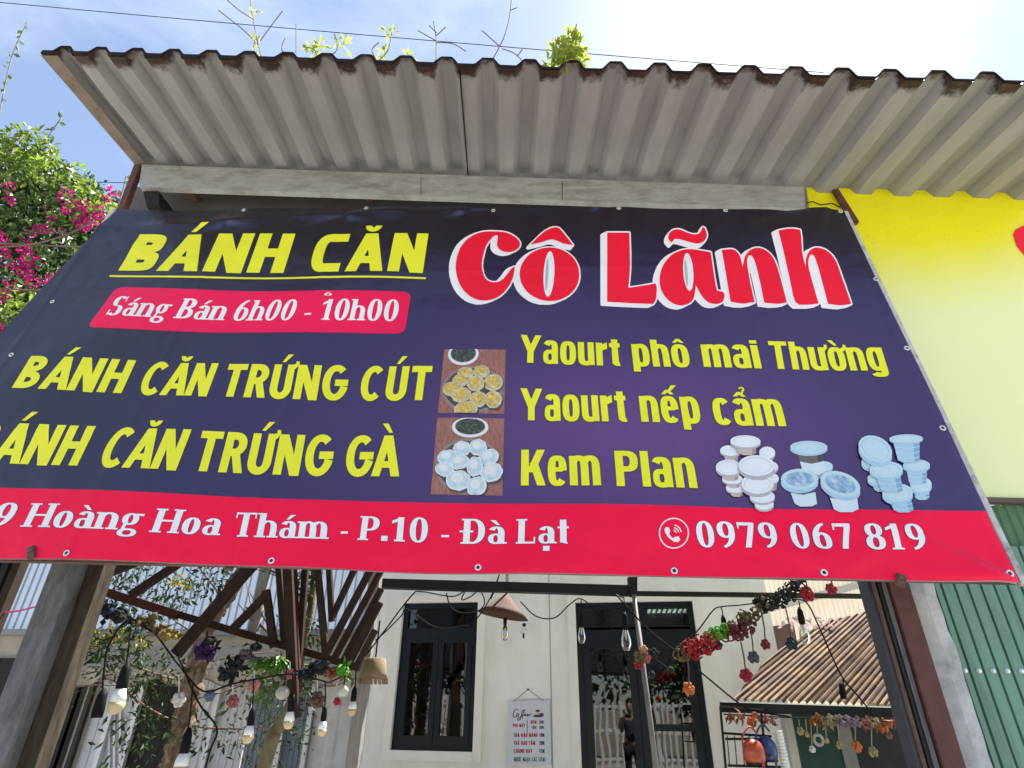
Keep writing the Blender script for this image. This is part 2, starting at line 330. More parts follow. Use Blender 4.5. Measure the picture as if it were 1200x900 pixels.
    def accents(s, base, acc, W, low):
        y = (s.xh if low else 1.0) + .07; c = W/2; G = []; u = .2 if low else .24; q = min(s.k, 1)
        for a in acc:
            if a == 'horn': x = W-.02; yy = s.xh if low else 1.0; G += grp(pol((x-s.w*.3, yy-.16), (x+.05, yy-.12), (x+.13, yy+.0), (x+.12, yy+.1), (x+.03, yy+.1), (x+.03, yy+.02), (x-s.w*.3, yy-.02)))
            elif a == 'circ': G += grp(pol((c-.17*q-.02, y), (c-.05, y+.15), (c+.05, y+.15), (c+.17*q+.02, y), (c+.07, y), (c, y+.06), (c-.07, y))); y += .1; c += .1
            elif a == 'breve': G += grp(ring(c, y+.15, .17, .17, .13, .12, 180, 360, 2)); y += .16
            elif a == 'acute': G += grp(pol((c-.1, y), (c+.0, y), (c+.2*q, y+u), (c+.04, y+u)))
            elif a == 'grave': G += grp(pol((c+.1, y), (c+.0, y), (c-.2*q, y+u), (c-.04, y+u)))
            elif a == 'tilde': G += grp(pol((c-.2, y), (c-.1, y+.14), (c+.06, y+.08), (c+.18, y+.16), (c+.18, y+.08), (c+.08, y), (c-.08, y+.05), (c-.18, y-.04)))
            elif a == 'hook': G += grp(ring(c, y+.14, .085, .08, .05, .05, -80, 175, 2)) + grp(rect(c-.02, y+.0, c+.03, y+.1))
            elif a == 'dot': G += grp(rect(W/2-s.w*.5, -.3, W/2+s.w*.5, -.3+s.w))
        return G
DEC = {'á': 'a acute', 'à': 'a grave', 'ạ': 'a dot', 'ô': 'o circ', 'ế': 'e circ acute', 'ẩ': 'a circ hook', 'ờ': 'o horn grave', 'ư': 'u horn',
       'Á': 'A acute', 'À': 'A grave', 'Ă': 'A breve', 'Ứ': 'U horn acute', 'Ú': 'U acute', 'Ữ': 'U horn tilde', 'Ậ': 'A circ dot', 'Â': 'A circ', 'Ớ': 'O horn acute', 'Ọ': 'O dot', 'Ằ': 'A breve grave', 'Ạ': 'A dot', 'Ộ': 'O circ dot'}
def layout(face, text, track=.09):
    x = 0; out = []; lay = 0
    pv = ''
    for ch in text:
        d = DEC.get(ch, ch).split(' ') if ch != ' ' else [' ']; b = d[0]
        W, G = face.glyph(b)
        if not face.s and face.p < 2.5 and ((b == 'A' and pv and pv in 'CGRTDP') or (pv == 'A' and b in 'NTYCU')): x -= .085
        pv = b if b != ' ' else ''
        if len(d) > 1: G = G + face.accents(b, d[1:], W, b.islower())
        k = 0
        def emit(q, k):
            for kind, pts in q:
                if kind == 'g': emit(pts, k+1 if k >= 0 else k)
                else: out.append((kind, [(px+x, py) for px, py in pts], k))
        kk = 0
        for kind, pts in G:
            if kind == 'g': kk += 1; emit(pts, kk)
            else: out.append((kind, [(px+x, py) for px, py in pts], 0))
        x += W + track
    return x-track, out
def subq(pts, n):
    a, b, c, d = [V((p[0], p[1], 0)) for p in pts]
    return [((a.lerp(b, i/n)), (a.lerp(b, (i+1)/n)), (d.lerp(c, (i+1)/n)), (d.lerp(c, i/n))) for i in range(n)]
def letter_mesh(mb, place, face, text, BL, BR, TL, lift, track=.09, step=.00022, grow=0.0):
    """place(u, v, lift) -> world;  BL, BR, TL are the 2D positions of the word's baseline ends and of its left top"""
    Wd, prims = layout(face, text, track); bl, br, tl = V(BL), V(BR), V(TL); ex = (br-bl)/Wd; ey = tl-bl
    for kind, pts, k in prims:
        P = [bl + ex*x + ey*y for x, y in pts]
        if grow:
            c = sum(P, V((0, 0)))/len(P); P = [p + (p-c).normalized()*grow for p in P]
        vs = [place(p.x, p.y, lift + k*step) for p in P]
        mb.add(vs, [tuple(range(len(vs)))])
BRUSH_RED={'C':[(340,145),(381,147),(400,150),(418,157),(436,166),(450,175),(461,185),(470,195),(475,205),(476,215),(475,226),(470,235),(462,244),(452,252),(440,258),(427,261),(413,263),(400,262),(387,260),(375,256),(365,250),(357,244),(351,236),(348,225),(348,209),(352,175),(350,169),(345,165),(329,172),(320,180),(296,211),(285,230),(278,250),(268,290),(263,324),(262,340),(266,374),(275,404),(281,415),(290,425),(302,432),(316,438),(330,440),(344,439),(357,436),(370,430),(381,422),(391,411),(409,388),(425,365),(445,348),(447,361),(446,370),(440,402),(435,420),(428,437),(420,454),(410,470),(398,486),(385,502),(370,515),(354,526),(338,534),(320,540),(301,544),(280,546),(260,545),(241,541),(222,534),(205,525),(189,514),(174,500),(160,485),(148,468),(138,449),(130,430),(124,410),(120,390),(117,370),(116,350),(117,330),(120,310),(125,290),(132,269),(140,250),(150,232),(162,215),(175,200),(190,187),(207,175),(225,165),(243,157),(261,152),(280,148),(300,146)],'o':[(811,392),(808,419),(801,445),(788,470),(772,492),(751,511),(727,526),(700,538),(672,545),(643,547),(614,545),(586,538),(559,526),(535,511),(514,492),(498,470),(485,445),(478,419),(475,392),(478,365),(485,339),(498,315),(514,292),(535,273),(559,258),(586,246),(614,239),(643,237),(672,239),(700,246),(727,258),(751,273),(772,292),(788,314),(801,339),(808,365)],'hat':[(535,220),(579,174),(600,155),(618,141),(635,132),(650,125),(665,121),(678,120),(690,122),(698,126),(715,145),(754,196),(775,225),(739,219),(720,215),(680,196),(660,190),(640,192),(600,205)],'L':[(968,155),(1092,155),(1096,275),(1097,330),(1095,376),(1088,458),(1200,440),(1242,432),(1247,452),(1248,465),(1246,503),(1243,520),(1239,531),(1228,548),(968,540)],'a':[(1550,265),(1460,247),(1440,245),(1420,245),(1400,247),(1380,252),(1361,259),(1342,268),(1325,280),(1310,295),(1296,312),(1285,330),(1276,349),(1269,370),(1265,390),(1264,410),(1265,431),(1268,450),(1273,468),(1281,484),(1290,500),(1302,515),(1315,529),(1330,540),(1346,549),(1363,555),(1380,558),(1396,558),(1411,555),(1425,550),(1437,543),(1447,534),(1455,520),(1461,498),(1468,445),(1492,493),(1501,507),(1510,520),(1521,531),(1533,541),(1545,548),(1558,553),(1572,555),(1585,555),(1596,554),(1607,550),(1615,545),(1621,536),(1626,525),(1628,515),(1628,506),(1625,497),(1620,490),(1610,486),(1585,480),(1570,400)],'tilde':[(1312,185),(1312,175),(1315,164),(1320,155),(1327,148),(1335,142),(1345,138),(1356,136),(1368,136),(1380,138),(1420,155),(1447,163),(1460,165),(1471,164),(1481,161),(1490,155),(1496,146),(1505,125),(1514,130),(1518,135),(1526,158),(1528,170),(1526,181),(1522,191),(1515,200),(1506,207),(1494,212),(1480,215),(1464,214),(1430,205),(1380,190),(1359,187),(1350,188),(1343,193),(1330,208),(1316,193)],'n':[(1612,255),(1652,253),(1670,255),(1685,261),(1697,271),(1708,285),(1716,305),(1728,355),(1735,317),(1740,300),(1748,285),(1758,272),(1770,262),(1785,255),(1802,251),(1820,252),(1838,257),(1855,267),(1872,280),(1887,297),(1900,317),(1912,340),(1923,367),(1942,430),(1976,553),(1940,559),(1920,560),(1874,556),(1850,553),(1828,450),(1809,372),(1800,340),(1792,319),(1778,292),(1760,292),(1753,312),(1752,330),(1756,361),(1770,440),(1796,550),(1752,556),(1730,557),(1707,554),(1662,545)],'h':[(1925,160),(1969,153),(1990,152),(2009,154),(2045,162),(2052,200),(2058,280),(2061,296),(2078,360),(2081,318),(2085,300),(2091,286),(2100,274),(2110,265),(2122,259),(2135,255),(2150,255),(2166,258),(2183,263),(2200,272),(2216,285),(2231,301),(2245,320),(2255,338),(2338,560),(2300,567),(2280,568),(2257,567),(2208,560),(2150,360),(2133,314),(2125,300),(2117,294),(2103,295),(2095,317),(2093,330),(2093,344),(2095,359),(2108,410),(2155,558),(2112,564),(2067,566),(2044,564),(2025,550),(2011,516),(1990,420)]}
BRUSH_WHITE={'C':[(316,136),(383,138),(403,142),(420,148),(440,158),(455,168),(472,184),(483,202),(485,217),(482,230),(477,240),(466,252),(455,260),(410,281),(389,285),(370,285),(352,281),(331,272),(316,257),(309,239),(311,205),(303,215),(292,234),(286,250),(272,313),(270,340),(272,362),(277,386),(285,405),(296,419),(308,426),(325,431),(343,431),(362,411),(391,371),(413,353),(443,340),(449,341),(453,345),(454,349),(455,369),(451,391),(442,426),(427,459),(415,478),(394,504),(375,522),(359,533),(318,553),(293,562),(260,568),(230,568),(191,557),(171,547),(145,527),(122,503),(106,478),(92,448),(82,411),(78,384),(78,348),(81,324),(87,300),(96,274),(111,244),(124,225),(141,206),(163,188),(194,169),(227,154),(256,144),(279,139)],'o':[(630,229),(667,230),(703,238),(731,250),(759,269),(780,289),(796,310),(809,336),(817,364),(819,402),(817,420),(810,445),(796,474),(780,495),(759,515),(731,534),(673,560),(644,567),(626,568),(589,568),(553,560),(525,548),(497,529),(476,509),(460,488),(447,462),(439,434),(436,406),(439,378),(447,350),(460,324),(476,303),(497,283),(528,262),(572,242),(611,231)],'hat':[(666,112),(683,112),(702,118),(726,145),(780,217),(783,224),(782,228),(762,252),(753,253),(700,243),(660,223),(646,219),(639,219),(626,220),(591,232),(523,248),(516,247),(512,243),(511,239),(514,232),(526,217),(596,147),(615,133),(637,121),(646,117)],'L':[(967,146),(1091,146),(1095,147),(1100,152),(1105,265),(1105,353),(1097,447),(1099,448),(1162,438),(1237,424),(1246,425),(1250,429),(1256,455),(1256,488),(1252,519),(1247,534),(1237,550),(1232,555),(1220,560),(1198,570),(1166,570),(938,563),(934,562),(930,558),(929,169),(930,165),(937,159),(958,149)],'a':[(1413,237),(1449,237),(1465,239),(1545,255),(1553,257),(1558,262),(1578,400),(1591,469),(1595,474),(1615,478),(1623,482),(1633,493),(1636,503),(1636,519),(1634,528),(1625,546),(1611,558),(1572,575),(1563,577),(1538,577),(1523,574),(1511,570),(1501,564),(1481,547),(1462,525),(1456,536),(1441,551),(1391,575),(1366,581),(1350,581),(1331,577),(1311,570),(1296,562),(1283,552),(1263,532),(1243,503),(1229,464),(1226,446),(1225,419),(1226,404),(1231,381),(1247,340),(1270,307),(1291,286),(1310,273),(1336,260),(1375,244),(1397,239)],'tilde':[(1505,117),(1518,122),(1525,130),(1535,157),(1536,176),(1534,185),(1527,199),(1512,218),(1493,235),(1482,240),(1469,243),(1452,243),(1410,233),(1367,219),(1346,215),(1337,216),(1322,231),(1318,235),(1310,235),(1292,217),(1287,205),(1288,192),(1291,181),(1298,168),(1310,153),(1330,135),(1341,130),(1351,128),(1373,128),(1395,134),(1417,145),(1436,152),(1453,156),(1470,156),(1477,153),(1483,139),(1495,124),(1501,118)],'n':[(1800,243),(1819,243),(1827,245),(1840,249),(1859,259),(1887,284),(1908,313),(1921,339),(1932,367),(1960,461),(1984,553),(1983,557),(1979,561),(1949,575),(1914,581),(1873,582),(1816,575),(1812,571),(1811,567),(1798,500),(1772,390),(1770,386),(1769,392),(1784,466),(1804,546),(1803,554),(1799,558),(1769,572),(1722,579),(1683,578),(1628,567),(1624,563),(1623,559),(1573,269),(1574,265),(1581,259),(1607,247),(1653,244),(1673,247),(1688,253),(1706,268),(1718,285),(1739,266),(1781,247)],'h':[(1974,144),(2009,145),(2048,154),(2053,159),(2061,201),(2064,257),(2067,279),(2079,269),(2117,251),(2133,247),(2156,247),(2167,249),(2187,255),(2205,265),(2220,277),(2239,297),(2254,318),(2272,357),(2339,537),(2346,560),(2345,564),(2341,568),(2311,582),(2263,590),(2234,589),(2174,582),(2170,578),(2164,557),(2158,566),(2128,580),(2083,587),(2014,587),(2010,586),(1987,568),(1973,533),(1953,439),(1886,174),(1887,170),(1894,164),(1920,152)]}
# ------------------------------------------------------------------ the ground
def structure(name, mb, m): return tag(mb.build(name, m), kind='structure')
m_conc = mat('concrete', (.36, .34, .31), rough=.85, spec=.3, var=.25, scale=1.3, bump=.3, bscale=30, stain=(.2, .19, .17), samt=.42, sscale=.8)
g = MB(); g.quad((-900, -900, 0), (900, -900, 0), (900, 900, 0), (-900, 900, 0)); structure('ground', g, mat('earth', (.22, .19, .15), rough=.95, spec=.2, var=.3, scale=.6))
g = MB(); g.quad((-40, -1.4, .004), (40, -1.4, .004), (40, 12, .004), (-40, 12, .004)); structure('pavement', g, m_conc)
g = MB(); g.quad((-60, -8.5, .004), (60, -8.5, .004), (60, -1.6, .004), (-60, -1.6, .004)); structure('road', g, mat('dusty_concrete_road', (.42, .395, .36), rough=.9, spec=.3, var=.15, scale=4, bump=.3, bscale=90))  # unseen road, made pale to bounce sun up onto the banner
g = MB(); g.box((-40, -1.6, 0), (40, -1.4, .1)); structure('kerb', g, mat('kerb_stone', (.33, .32, .3), rough=.9))
# ------------------------------------------------------------------ common materials
m_galv = mat('galvanised_steel', (.36, .37, .36), rough=.5, metal=.25, spec=.5, var=.22, scale=9, bump=.15, bscale=50, stain=(.2, .19, .16), samt=.4, sscale=4, stretch=(1, 1, 3))
m_zinc = mat('zinc_bolt', (.7, .7, .68), rough=.35, metal=.6)
m_rust = mat('rusted_steel', (.1, .055, .04), rough=.8, var=.4, scale=30, bump=.3)
m_primer = mat('red_oxide_paint', (.1, .042, .036), rough=.7, spec=.35, var=.3, scale=14, bump=.25, bscale=120, stain=(.04, .02, .018), samt=.34, sscale=9)
m_darkst = mat('dark_steel', (.016, .015, .015), rough=.5, spec=.5, var=.3, scale=12)
m_cable = mat('black_cable', (.008, .008, .009), rough=.65, spec=.2)
m_white = mat('white_metal', (.75, .75, .74), rough=.5, var=.06)
# ------------------------------------------------------------------ BANNER
BAN = Plane(tuple(atY(600, 668, 2.6)), (math.cos(rad(4.5)), -math.sin(rad(4.5)), 0),
            (math.sin(rad(4.5))*math.sin(rad(7)), math.cos(rad(4.5))*math.sin(rad(7)), math.cos(rad(7))))
TOPL = [(137, 245), (285, 245), (430, 245), (578, 244.5), (725, 243.5), (850, 246), (988, 248)]
BANDL = [(-160, 565), (0, 572), (220, 579), (440, 587.5), (680, 592), (920, 596), (1157, 598)]
BOTL = [(-160, 650), (0, 655), (220, 659.5), (440, 668), (680, 673.8), (940, 678), (1197, 682.5)]
def pl_uv(line): return [V(BAN.uv(*q)) for q in line]
def along(pts, t):
    d = [0]
    for a, b in zip(pts, pts[1:]): d.append(d[-1]+(b-a).length)
    s = t*d[-1]
    for i in range(len(pts)-1):
        if s <= d[i+1] or i == len(pts)-2: return pts[i].lerp(pts[i+1], (s-d[i])/(d[i+1]-d[i]))
UT, UB, UO = pl_uv(TOPL), pl_uv(BANDL), pl_uv(BOTL)
vtop = sum(p.y for p in UT)/len(UT); vbot = sum(p.y for p in UO)/len(UO); uL, uR = UT[0].x, UT[-1].x
_rw = random.Random(31); RIDGE = []
def fan(cu, cv, angs, ln, am):
    for a_ in angs: RIDGE.append((cu, cv, math.cos(rad(a_)), math.sin(rad(a_)), ln*_rw.uniform(.6, 1.2), _rw.uniform(.024, .042), am*_rw.uniform(.6, 1.3)*_rw.choice((1, 1, -1))))
fan(uR, vtop, (191, 198, 205, 212, 220, 229, 240), .9, .017); fan(UO[-1].x, UO[-1].y, (150, 158, 165, 171, 177), .8, .016); fan(uL, vtop, (-8, -22, -36, -52), .55, .009); fan(UO[-1].x-.72, UO[-1].y+.03, (150, 168, 30), .5, .009)
for e_ in (.18, .35, .52, .7, .84): fan(uL+(uR-uL)*e_, vtop-.02, (200+_rw.uniform(-9, 9), 338+_rw.uniform(-9, 9), 180, 0), .32, .008)
for e_ in (.1, .3, .5, .7, .85): fan(UO[0].x+(UO[-1].x-UO[0].x)*e_, vbot+.03, (160+_rw.uniform(-9, 9), 22+_rw.uniform(-9, 9)), .35, .006)
CREASE = [uL+(uR-uL)*k/6+_rw.uniform(-.1, .1) for k in range(-1, 8)]
def disp(u, v):
    """slack in the cloth: creases pulled from the corners and eyelets, soft packing folds, a sagging hem"""
    d = 0.0
    for cu, cv, ca, sa_, ln, wd, am in RIDGE:
        du, dv = u-cu, v-cv; t = (du*ca+dv*sa_)/ln
        if 0 < t < 1:
            o_ = -du*sa_+dv*ca; w_ = wd*(.75+.9*t)
            if abs(o_) < 3*w_: d += am*math.exp(-(o_/w_)**2)*min(1, t*6)*(1-t)
    for c_ in CREASE:
        if abs(u-c_) < .06: d += .0022*math.exp(-((u-c_)/.02)**2)
    for c_ in (vbot+.75, vtop-.62):
        if abs(v-c_) < .06: d += .0018*math.exp(-((v-c_)/.02)**2)
    tt = max(0, 1-abs(v-vtop)/.16)
    d += .014*tt*math.sin(u*8.3)*math.sin(u*3.1+1) + .016*tt*tt
    tb = max(0, 1-abs(v-vbot)/.16); d += .01*tb*math.sin(u*6.1+.7)
    d += .012*math.sin(u*2.3+v*1.7) + .006*math.sin(u*4.9-v*3.3)
    return d
def ban(u, v, lift=0.0): return BAN.P(u, v, lift*.45+disp(u, v))
def cloth_build(polys, name, m, parent, mx=.018):
    """print on the cloth: polygons (u, v, lift) cut small enough to follow the folds"""
    bm = bmesh.new()
    for P in polys: bm.faces.new([bm.verts.new(p) for p in P])
    bm.normal_update(); bmesh.ops.triangulate(bm, faces=bm.faces[:], ngon_method='EAR_CLIP')
    for _ in range(8):
        es = [e for e in bm.edges if e.calc_length() > mx]
        if not es: break
        bmesh.ops.subdivide_edges(bm, edges=es, cuts=1); bmesh.ops.triangulate(bm, faces=[f for f in bm.faces if len(f.verts) > 3])
    b = MB(); bm.verts.index_update(); b.add([ban(v.co.x, v.co.y, v.co.z) for v in bm.verts], [tuple(v.index for v in f.verts) for f in bm.faces]); bm.free()
    return b.build(name, m, parent)
def flat(polys): 
    return lambda u, v, l: (u, v, l)
class UVB:
    def __init__(s): s.p = []
    def add(s, vs, fs): s.p.append([tuple(q) for q in vs])
def bpx(x, y, lift=0.0): u, v = BAN.uv(x, y); return ban(u, v, lift)
m_navy = vinyl('navy_print', (.015, .0105, .036), rough=.2, spec=.85); m_red = vinyl('red_print', (.82, .004, .05), spec=.2); m_yel = vinyl('yellow_print', (.76, .76, .022), spec=.35)
m_wht = vinyl('white_print', (.8, .77, .78), spec=.4); m_out = vinyl('dark_olive_print', (.03, .035, .012)); m_bred = vinyl('crimson_print', (.8, .005, .028), spec=.3)
m_plum = vinyl('plum_outline_print', (.12, .01, .08))
banner = thing('shop_banner', 'big navy and red vinyl banner with yellow food lettering stretched under the tin roof', 'banner', tuple(BAN.at(560, 668)))
sheet = MB(); NU, NV = 480, 160
def grid(A, B, nv, m):
    k = len(sheet.v); sheet.m = m; vs = []; fs = []
    for j in range(nv+1):
        for i in range(NU+1):
            p = along(A, i/NU).lerp(along(B, i/NU), j/nv); vs.append(ban(p.x, p.y))
    for j in range(nv):
        for i in range(NU): q = j*(NU+1)+i; fs.append((q, q+1, q+NU+2, q+NU+1))
    sheet.add(vs, fs)
grid(UB, UT, NV, 0); grid(UO, UB, 50, 1)
BACK = MB(); BACK.m = 0
for A_, B_ in ((UO, UB), (UB, UT)):
    k_ = len(BACK.v); BACK.add([ban(p.x, p.y) - BAN.n*.016 for j in range(25) for p in [along(A_, i/120).lerp(along(B_, i/120), j/24) for i in range(121)]], [(j*121+i, j*121+i+1, j*121+i+122, j*121+i+121) for j in range(24) for i in range(120)])
sh = sheet.build('sheet', [m_navy, m_red], banner, smooth=True)
BACK.build('sheet_back', mat('vinyl_back', (.3, .3, .31), rough=.6), banner, smooth=True)
_t = m_navy.node_tree; _n = _t.nodes; _b = _n['Principled BSDF']; _src = _b.inputs['Base Color'].links[0].from_socket
_tc = _n.new('ShaderNodeTexCoord'); _mp = _n.new('ShaderNodeMapping'); _mp.inputs['Location'].default_value = (-.75*.3, 0, -.68*.62); _mp.inputs['Scale'].default_value = (.3, .0, .62)
_gr = _n.new('ShaderNodeTexGradient'); _gr.gradient_type = 'SPHERICAL'; _cr = _n.new('ShaderNodeValToRGB'); _e = _cr.color_ramp.elements
_e[0].position = .02; _e[0].color = (.0055, .0045, .0095, 1); _e[1].position = 1; _e[1].color = (.105, .036, .165, 1); _k = _e.new(.3); _k.color = (.013, .0075, .047, 1); _k = _e.new(.6); _k.color = (.032, .014, .085, 1)
_t.links.new(_tc.outputs['Object'], _mp.inputs[0]); _t.links.new(_mp.outputs[0], _gr.inputs[0]); _t.links.new(_gr.outputs[0], _cr.inputs[0]); _t.links.new(_cr.outputs[0], _b.inputs['Base Color']); _b.inputs['Specular Tint'].default_value = (1, .86, 1, 1)   # the violet glow printed in the right half; roof shade painted into the top
def word(face, text, BL, BR, TL, m, lift=.004, track=.09, outline=None, grow=.0045, name='lettering', label=None):
    bl, br, tl = BAN.uv(*BL), BAN.uv(*BR), BAN.uv(*TL)
    if outline:
        b = UVB(); letter_mesh(b, lambda u, v, l: (u, v, l), face, text, bl, br, tl, lift-.0022, track, .00018, grow); cloth_build(b.p, 'lettering_outline', outline, banner)
    b = UVB(); letter_mesh(b, lambda u, v, l: (u, v, l), face, text, bl, br, tl, lift, track, .00022); o = cloth_build(b.p, name, m, banner)
    if label: o['label'] = label
F_TITLE = Face(.232, .215, 1.02, .8, 3.4); F_GEO = Face(.214, .186, .98, .8, 2.1); F_CON = Face(.212, .15, 1.0, .82, 2.7)
F_SER = Face(.2, .075, .98, .68, 2.25, serif=.075, sh=.06); F_NUM = Face(.2, .085, .98, .68, 2.3, serif=.09, sh=.055)
Y = dict(m=m_yel, outline=m_out)
word(F_TITLE, 'BÁNH', (137.5, 315.8), (331.5, 318.9), (162.5, 273), **Y, grow=.006); word(F_TITLE, 'CĂN', (360, 319.3), (496, 320.8), (374, 275.3), **Y, grow=.006)
word(F_GEO, 'BÁNH', (16.7, 456.7), (142, 460.7), (38.9, 418.9), **Y); word(F_GEO, 'CĂN', (159, 462), (242, 463.5), (176, 423.5), **Y)
word(F_GEO, 'TRỨNG', (256.6, 464.2), (404, 467.5), (268.2, 425.6), **Y); word(F_GEO, 'CÚT', (419, 468.3), (503, 470.5), (427, 428.8), **Y)
word(F_GEO, 'BÁNH', (-44, 542.2), (92, 546.7), (-17, 496.6), **Y); word(F_GEO, 'CĂN', (114, 548.5), (207, 551), (136, 502), **Y)
word(F_GEO, 'TRỨNG', (224, 551.5), (386, 556.5), (237.8, 505), **Y); word(F_GEO, 'GÀ', (402, 557.2), (468, 558.5), (409, 510), **Y)
for tx, a, b, c in (('Yaourt', (609, 426.7), (728.3, 428.3), (610.5, 394.5)), ('phô', (742.5, 428.5), (810, 430), (739, 396.3)), ('mai', (825, 429.5), (893.5, 430.6), (820, 397.5)),
                    ('Thường', (905.5, 430.5), (1041, 434), (900, 399)), ('Yaourt', (609.5, 493.6), (736, 495.5), (610, 456.5)), ('nếp', (751.5, 495.5), (822.5, 497), (747.5, 458)),
                    ('cẩm', (838, 497.3), (922.6, 497.8), (832, 460)), ('Kem', (610.5, 569.4), (704.3, 570.8), (611, 527.7)), ('Plan', (722.5, 571.7), (817.4, 573), (719.4, 530))):
    word(F_CON, tx, a, b, c, **Y, grow=.004, track=.07)
for tx, a, b, c in (('9', (-12, 617.3), (12, 618.2), (2, 590)), ('Hoàng', (29, 618.6), (162, 622.6), (42, 591)), ('Hoa', (178, 624), (254, 626.5), (188, 596.5)), ('Thám', (271, 628), (382, 631.3), (277, 599.5)),
                    ('-', (398, 632), (408, 632), (401, 603)), ('P.10', (421, 632.3), (500, 634.5), (425, 604.5)), ('-', (516, 635.5), (527, 635.6), (518, 607)),
                    ('Đà', (542, 636.3), (591, 637.3), (544, 607.5)), ('Lạt', (607, 637.7), (667, 638.3), (608, 608.8))):
    word(F_SER, tx, a, b, c, m=m_wht, outline=m_plum, grow=.003, track=.1)
for tx, a, b, c in (('0979', (818, 641.5), (914, 642.8), (813.5, 611.8)), ('067', (929.5, 643), (1002.5, 643.8), (923.5, 613)), ('819', (1017, 643.8), (1088, 644.2), (1010, 614))):
    word(F_NUM, tx, a, b, c, m=m_wht, outline=m_plum, grow=.003, track=.12)
# opening hours plate
def bprint(pts, m, lift, name, parent=banner, label=None, sub=3):
    o = cloth_build([[(u, v, lift) for u, v in pts]], name, m, parent)
    if label: o['label'] = label
    return o
def uvs(px): return [BAN.uv(*q) for q in px]
def rounded(q, r, n=5):
    q = [V(p) for p in q]; o = []
    for i in range(4):
        p, a, b = q[i], q[i-1], q[(i+1) % 4]; da, db = (a-p).normalized()*r, (b-p).normalized()*r
        for k in range(n+1):
            t = k/n; o.append((p+da)*(1-t)**2 + p*2*t*(1-t) + (p+db)*t*t)
    return [tuple(p) for p in o]
plate = bprint(rounded(uvs([(103, 385), (474, 391.5), (482.5, 343.6), (136, 336)]), .055), vinyl('pill_red_print', (.8, .004, .075), spec=.3), .0022, 'hours_plate')
for tx, a, b, c in (('Sáng', (124, 369.8), (192, 372), (138, 347.5)), ('Bán', (204, 371.9), (259, 373.2), (217, 349)), ('6h00', (270, 373.5), (342, 375), (281, 350)),
                    ('-', (355, 375.3), (364.5, 375.4), (362, 352)), ('10h00', (375, 375.7), (465, 377), (382, 352))):
    word(F_SER, tx, a, b, c, m=m_wht, lift=.006, track=.1)
# small ghost mark printed over the ten
b = MB(); letter_mesh(b, ban, F_SER, '6', BAN.uv(380, 347.5), BAN.uv(389, 347.8), BAN.uv(382, 343.5), .006); b.build('printing_flaw', m_wht, banner)
u0 = uvs([(126.7, 324.2), (499.5, 329.2), (500.5, 326), (127.5, 320.8)]); bprint(u0, m_out, .002, 'underline_outline'); bprint(uvs([(127.4, 323.6), (499, 328.5), (499.8, 326.4), (128, 321.5)]), m_yel, .0034, 'underline')
# big brush lettering, traced outlines in banner coordinates
BR_ORDER = ['C', 'o', 'hat', 'L', 'a', 'tilde', 'n', 'h']
for i, k in enumerate(BR_ORDER):
    f = lambda q: BAN.uv(510+q[0]/4.8, 240+q[1]/4.8)
    bprint([f(q) for q in BRUSH_WHITE[k]], m_wht, .003+.0004*i, 'brush_letter_outline'); bprint([f(q) for q in BRUSH_RED[k]], m_bred, .0075+.0002*i, 'brush_letter')
def ell(cx, cy, rx, ry, n=24, tilt=0.0):
    c, s_ = math.cos(tilt), math.sin(tilt)
    return [(cx+rx*math.cos(2*math.pi*k/n)*c - ry*math.sin(2*math.pi*k/n)*s_, cy+rx*math.cos(2*math.pi*k/n)*s_ + ry*math.sin(2*math.pi*k/n)*c) for k in range(n)]
m_gr = vinyl('pale_grey_print', (.4, .41, .42))
for cx, cy, rx, ry, t in ((640, 392, 30, 132, .05), (1425, 372, 28, 106, -.08)):
    bprint([f(q) for q in ell(cx, cy, rx, ry, 28, t)], m_wht, .0098, 'letter_counter'); bprint([f(q) for q in ell(cx-12, cy+4, rx*.28, ry*.72, 20, t)], m_gr, .0101, 'counter_shade')
# phone symbol
ph = lambda q: BAN.uv(760+q[0]/6.667, 590+q[1]/6.667)
b = MB()
def strip(fn, prim, lift):
    for kind, pts in prim:
        P = [ban(*fn(q), lift) for q in pts]; b.add(P, [tuple(range(len(P)))])
strip(ph, ring(195, 240, 118, 118, 9, 9, 0, 360, 2, 40), .004)
P = [ban(*ph(q), .004) for q in ((120, 215), (130, 196), (152, 196), (166, 222), (158, 248), (184, 278), (208, 268), (232, 264), (246, 288), (228, 308), (196, 306), (152, 274), (128, 240))]; b.add(P, [tuple(range(len(P)))])
for r in (26, 46, 66): strip(ph, ring(190, 240, r, r, 9, 9, -82, -8, 2, 8), .004)
b.build('phone_symbol', m_wht, banner)
# printed food photographs
m_wood = vinyl('wood_print', (.27, .1, .07)); m_cake = mat('golden_cake_print', (.48, .36, .1), rough=.45, var=.5, scale=55, stain=(.7, .66, .4), samt=.4, sscale=40)
m_cakew = mat('white_cake_print', (.42, .56, .62), rough=.45, var=.2, scale=50, stain=(.62, .7, .74), samt=.4, sscale=30); m_herb = mat('broth_print', (.04, .05, .035), rough=.45, var=.6, scale=60, stain=(.25, .28, .2), samt=.36, sscale=60)
m_tray = vinyl('tray_print', (.075, .06, .055)); m_rim = vinyl('tray_rim_print', (.26, .2, .17)); m_bowl = vinyl('bowl_print', (.66, .68, .68)); m_plank = mat('plank_print', (.26, .1, .075), rough=.45, var=.5, scale=12, stretch=(14, 14, 1.2), stain=(.42, .26, .2), samt=.38, sscale=16)
m_edge = mat('cake_rim_print', (.5, .47, .36), rough=.45, var=.35, scale=40); m_tops = mat('cake_top_print', (.6, .45, .1), rough=.45, var=.5, scale=60, stain=(.36, .2, .04), samt=.42, sscale=50)
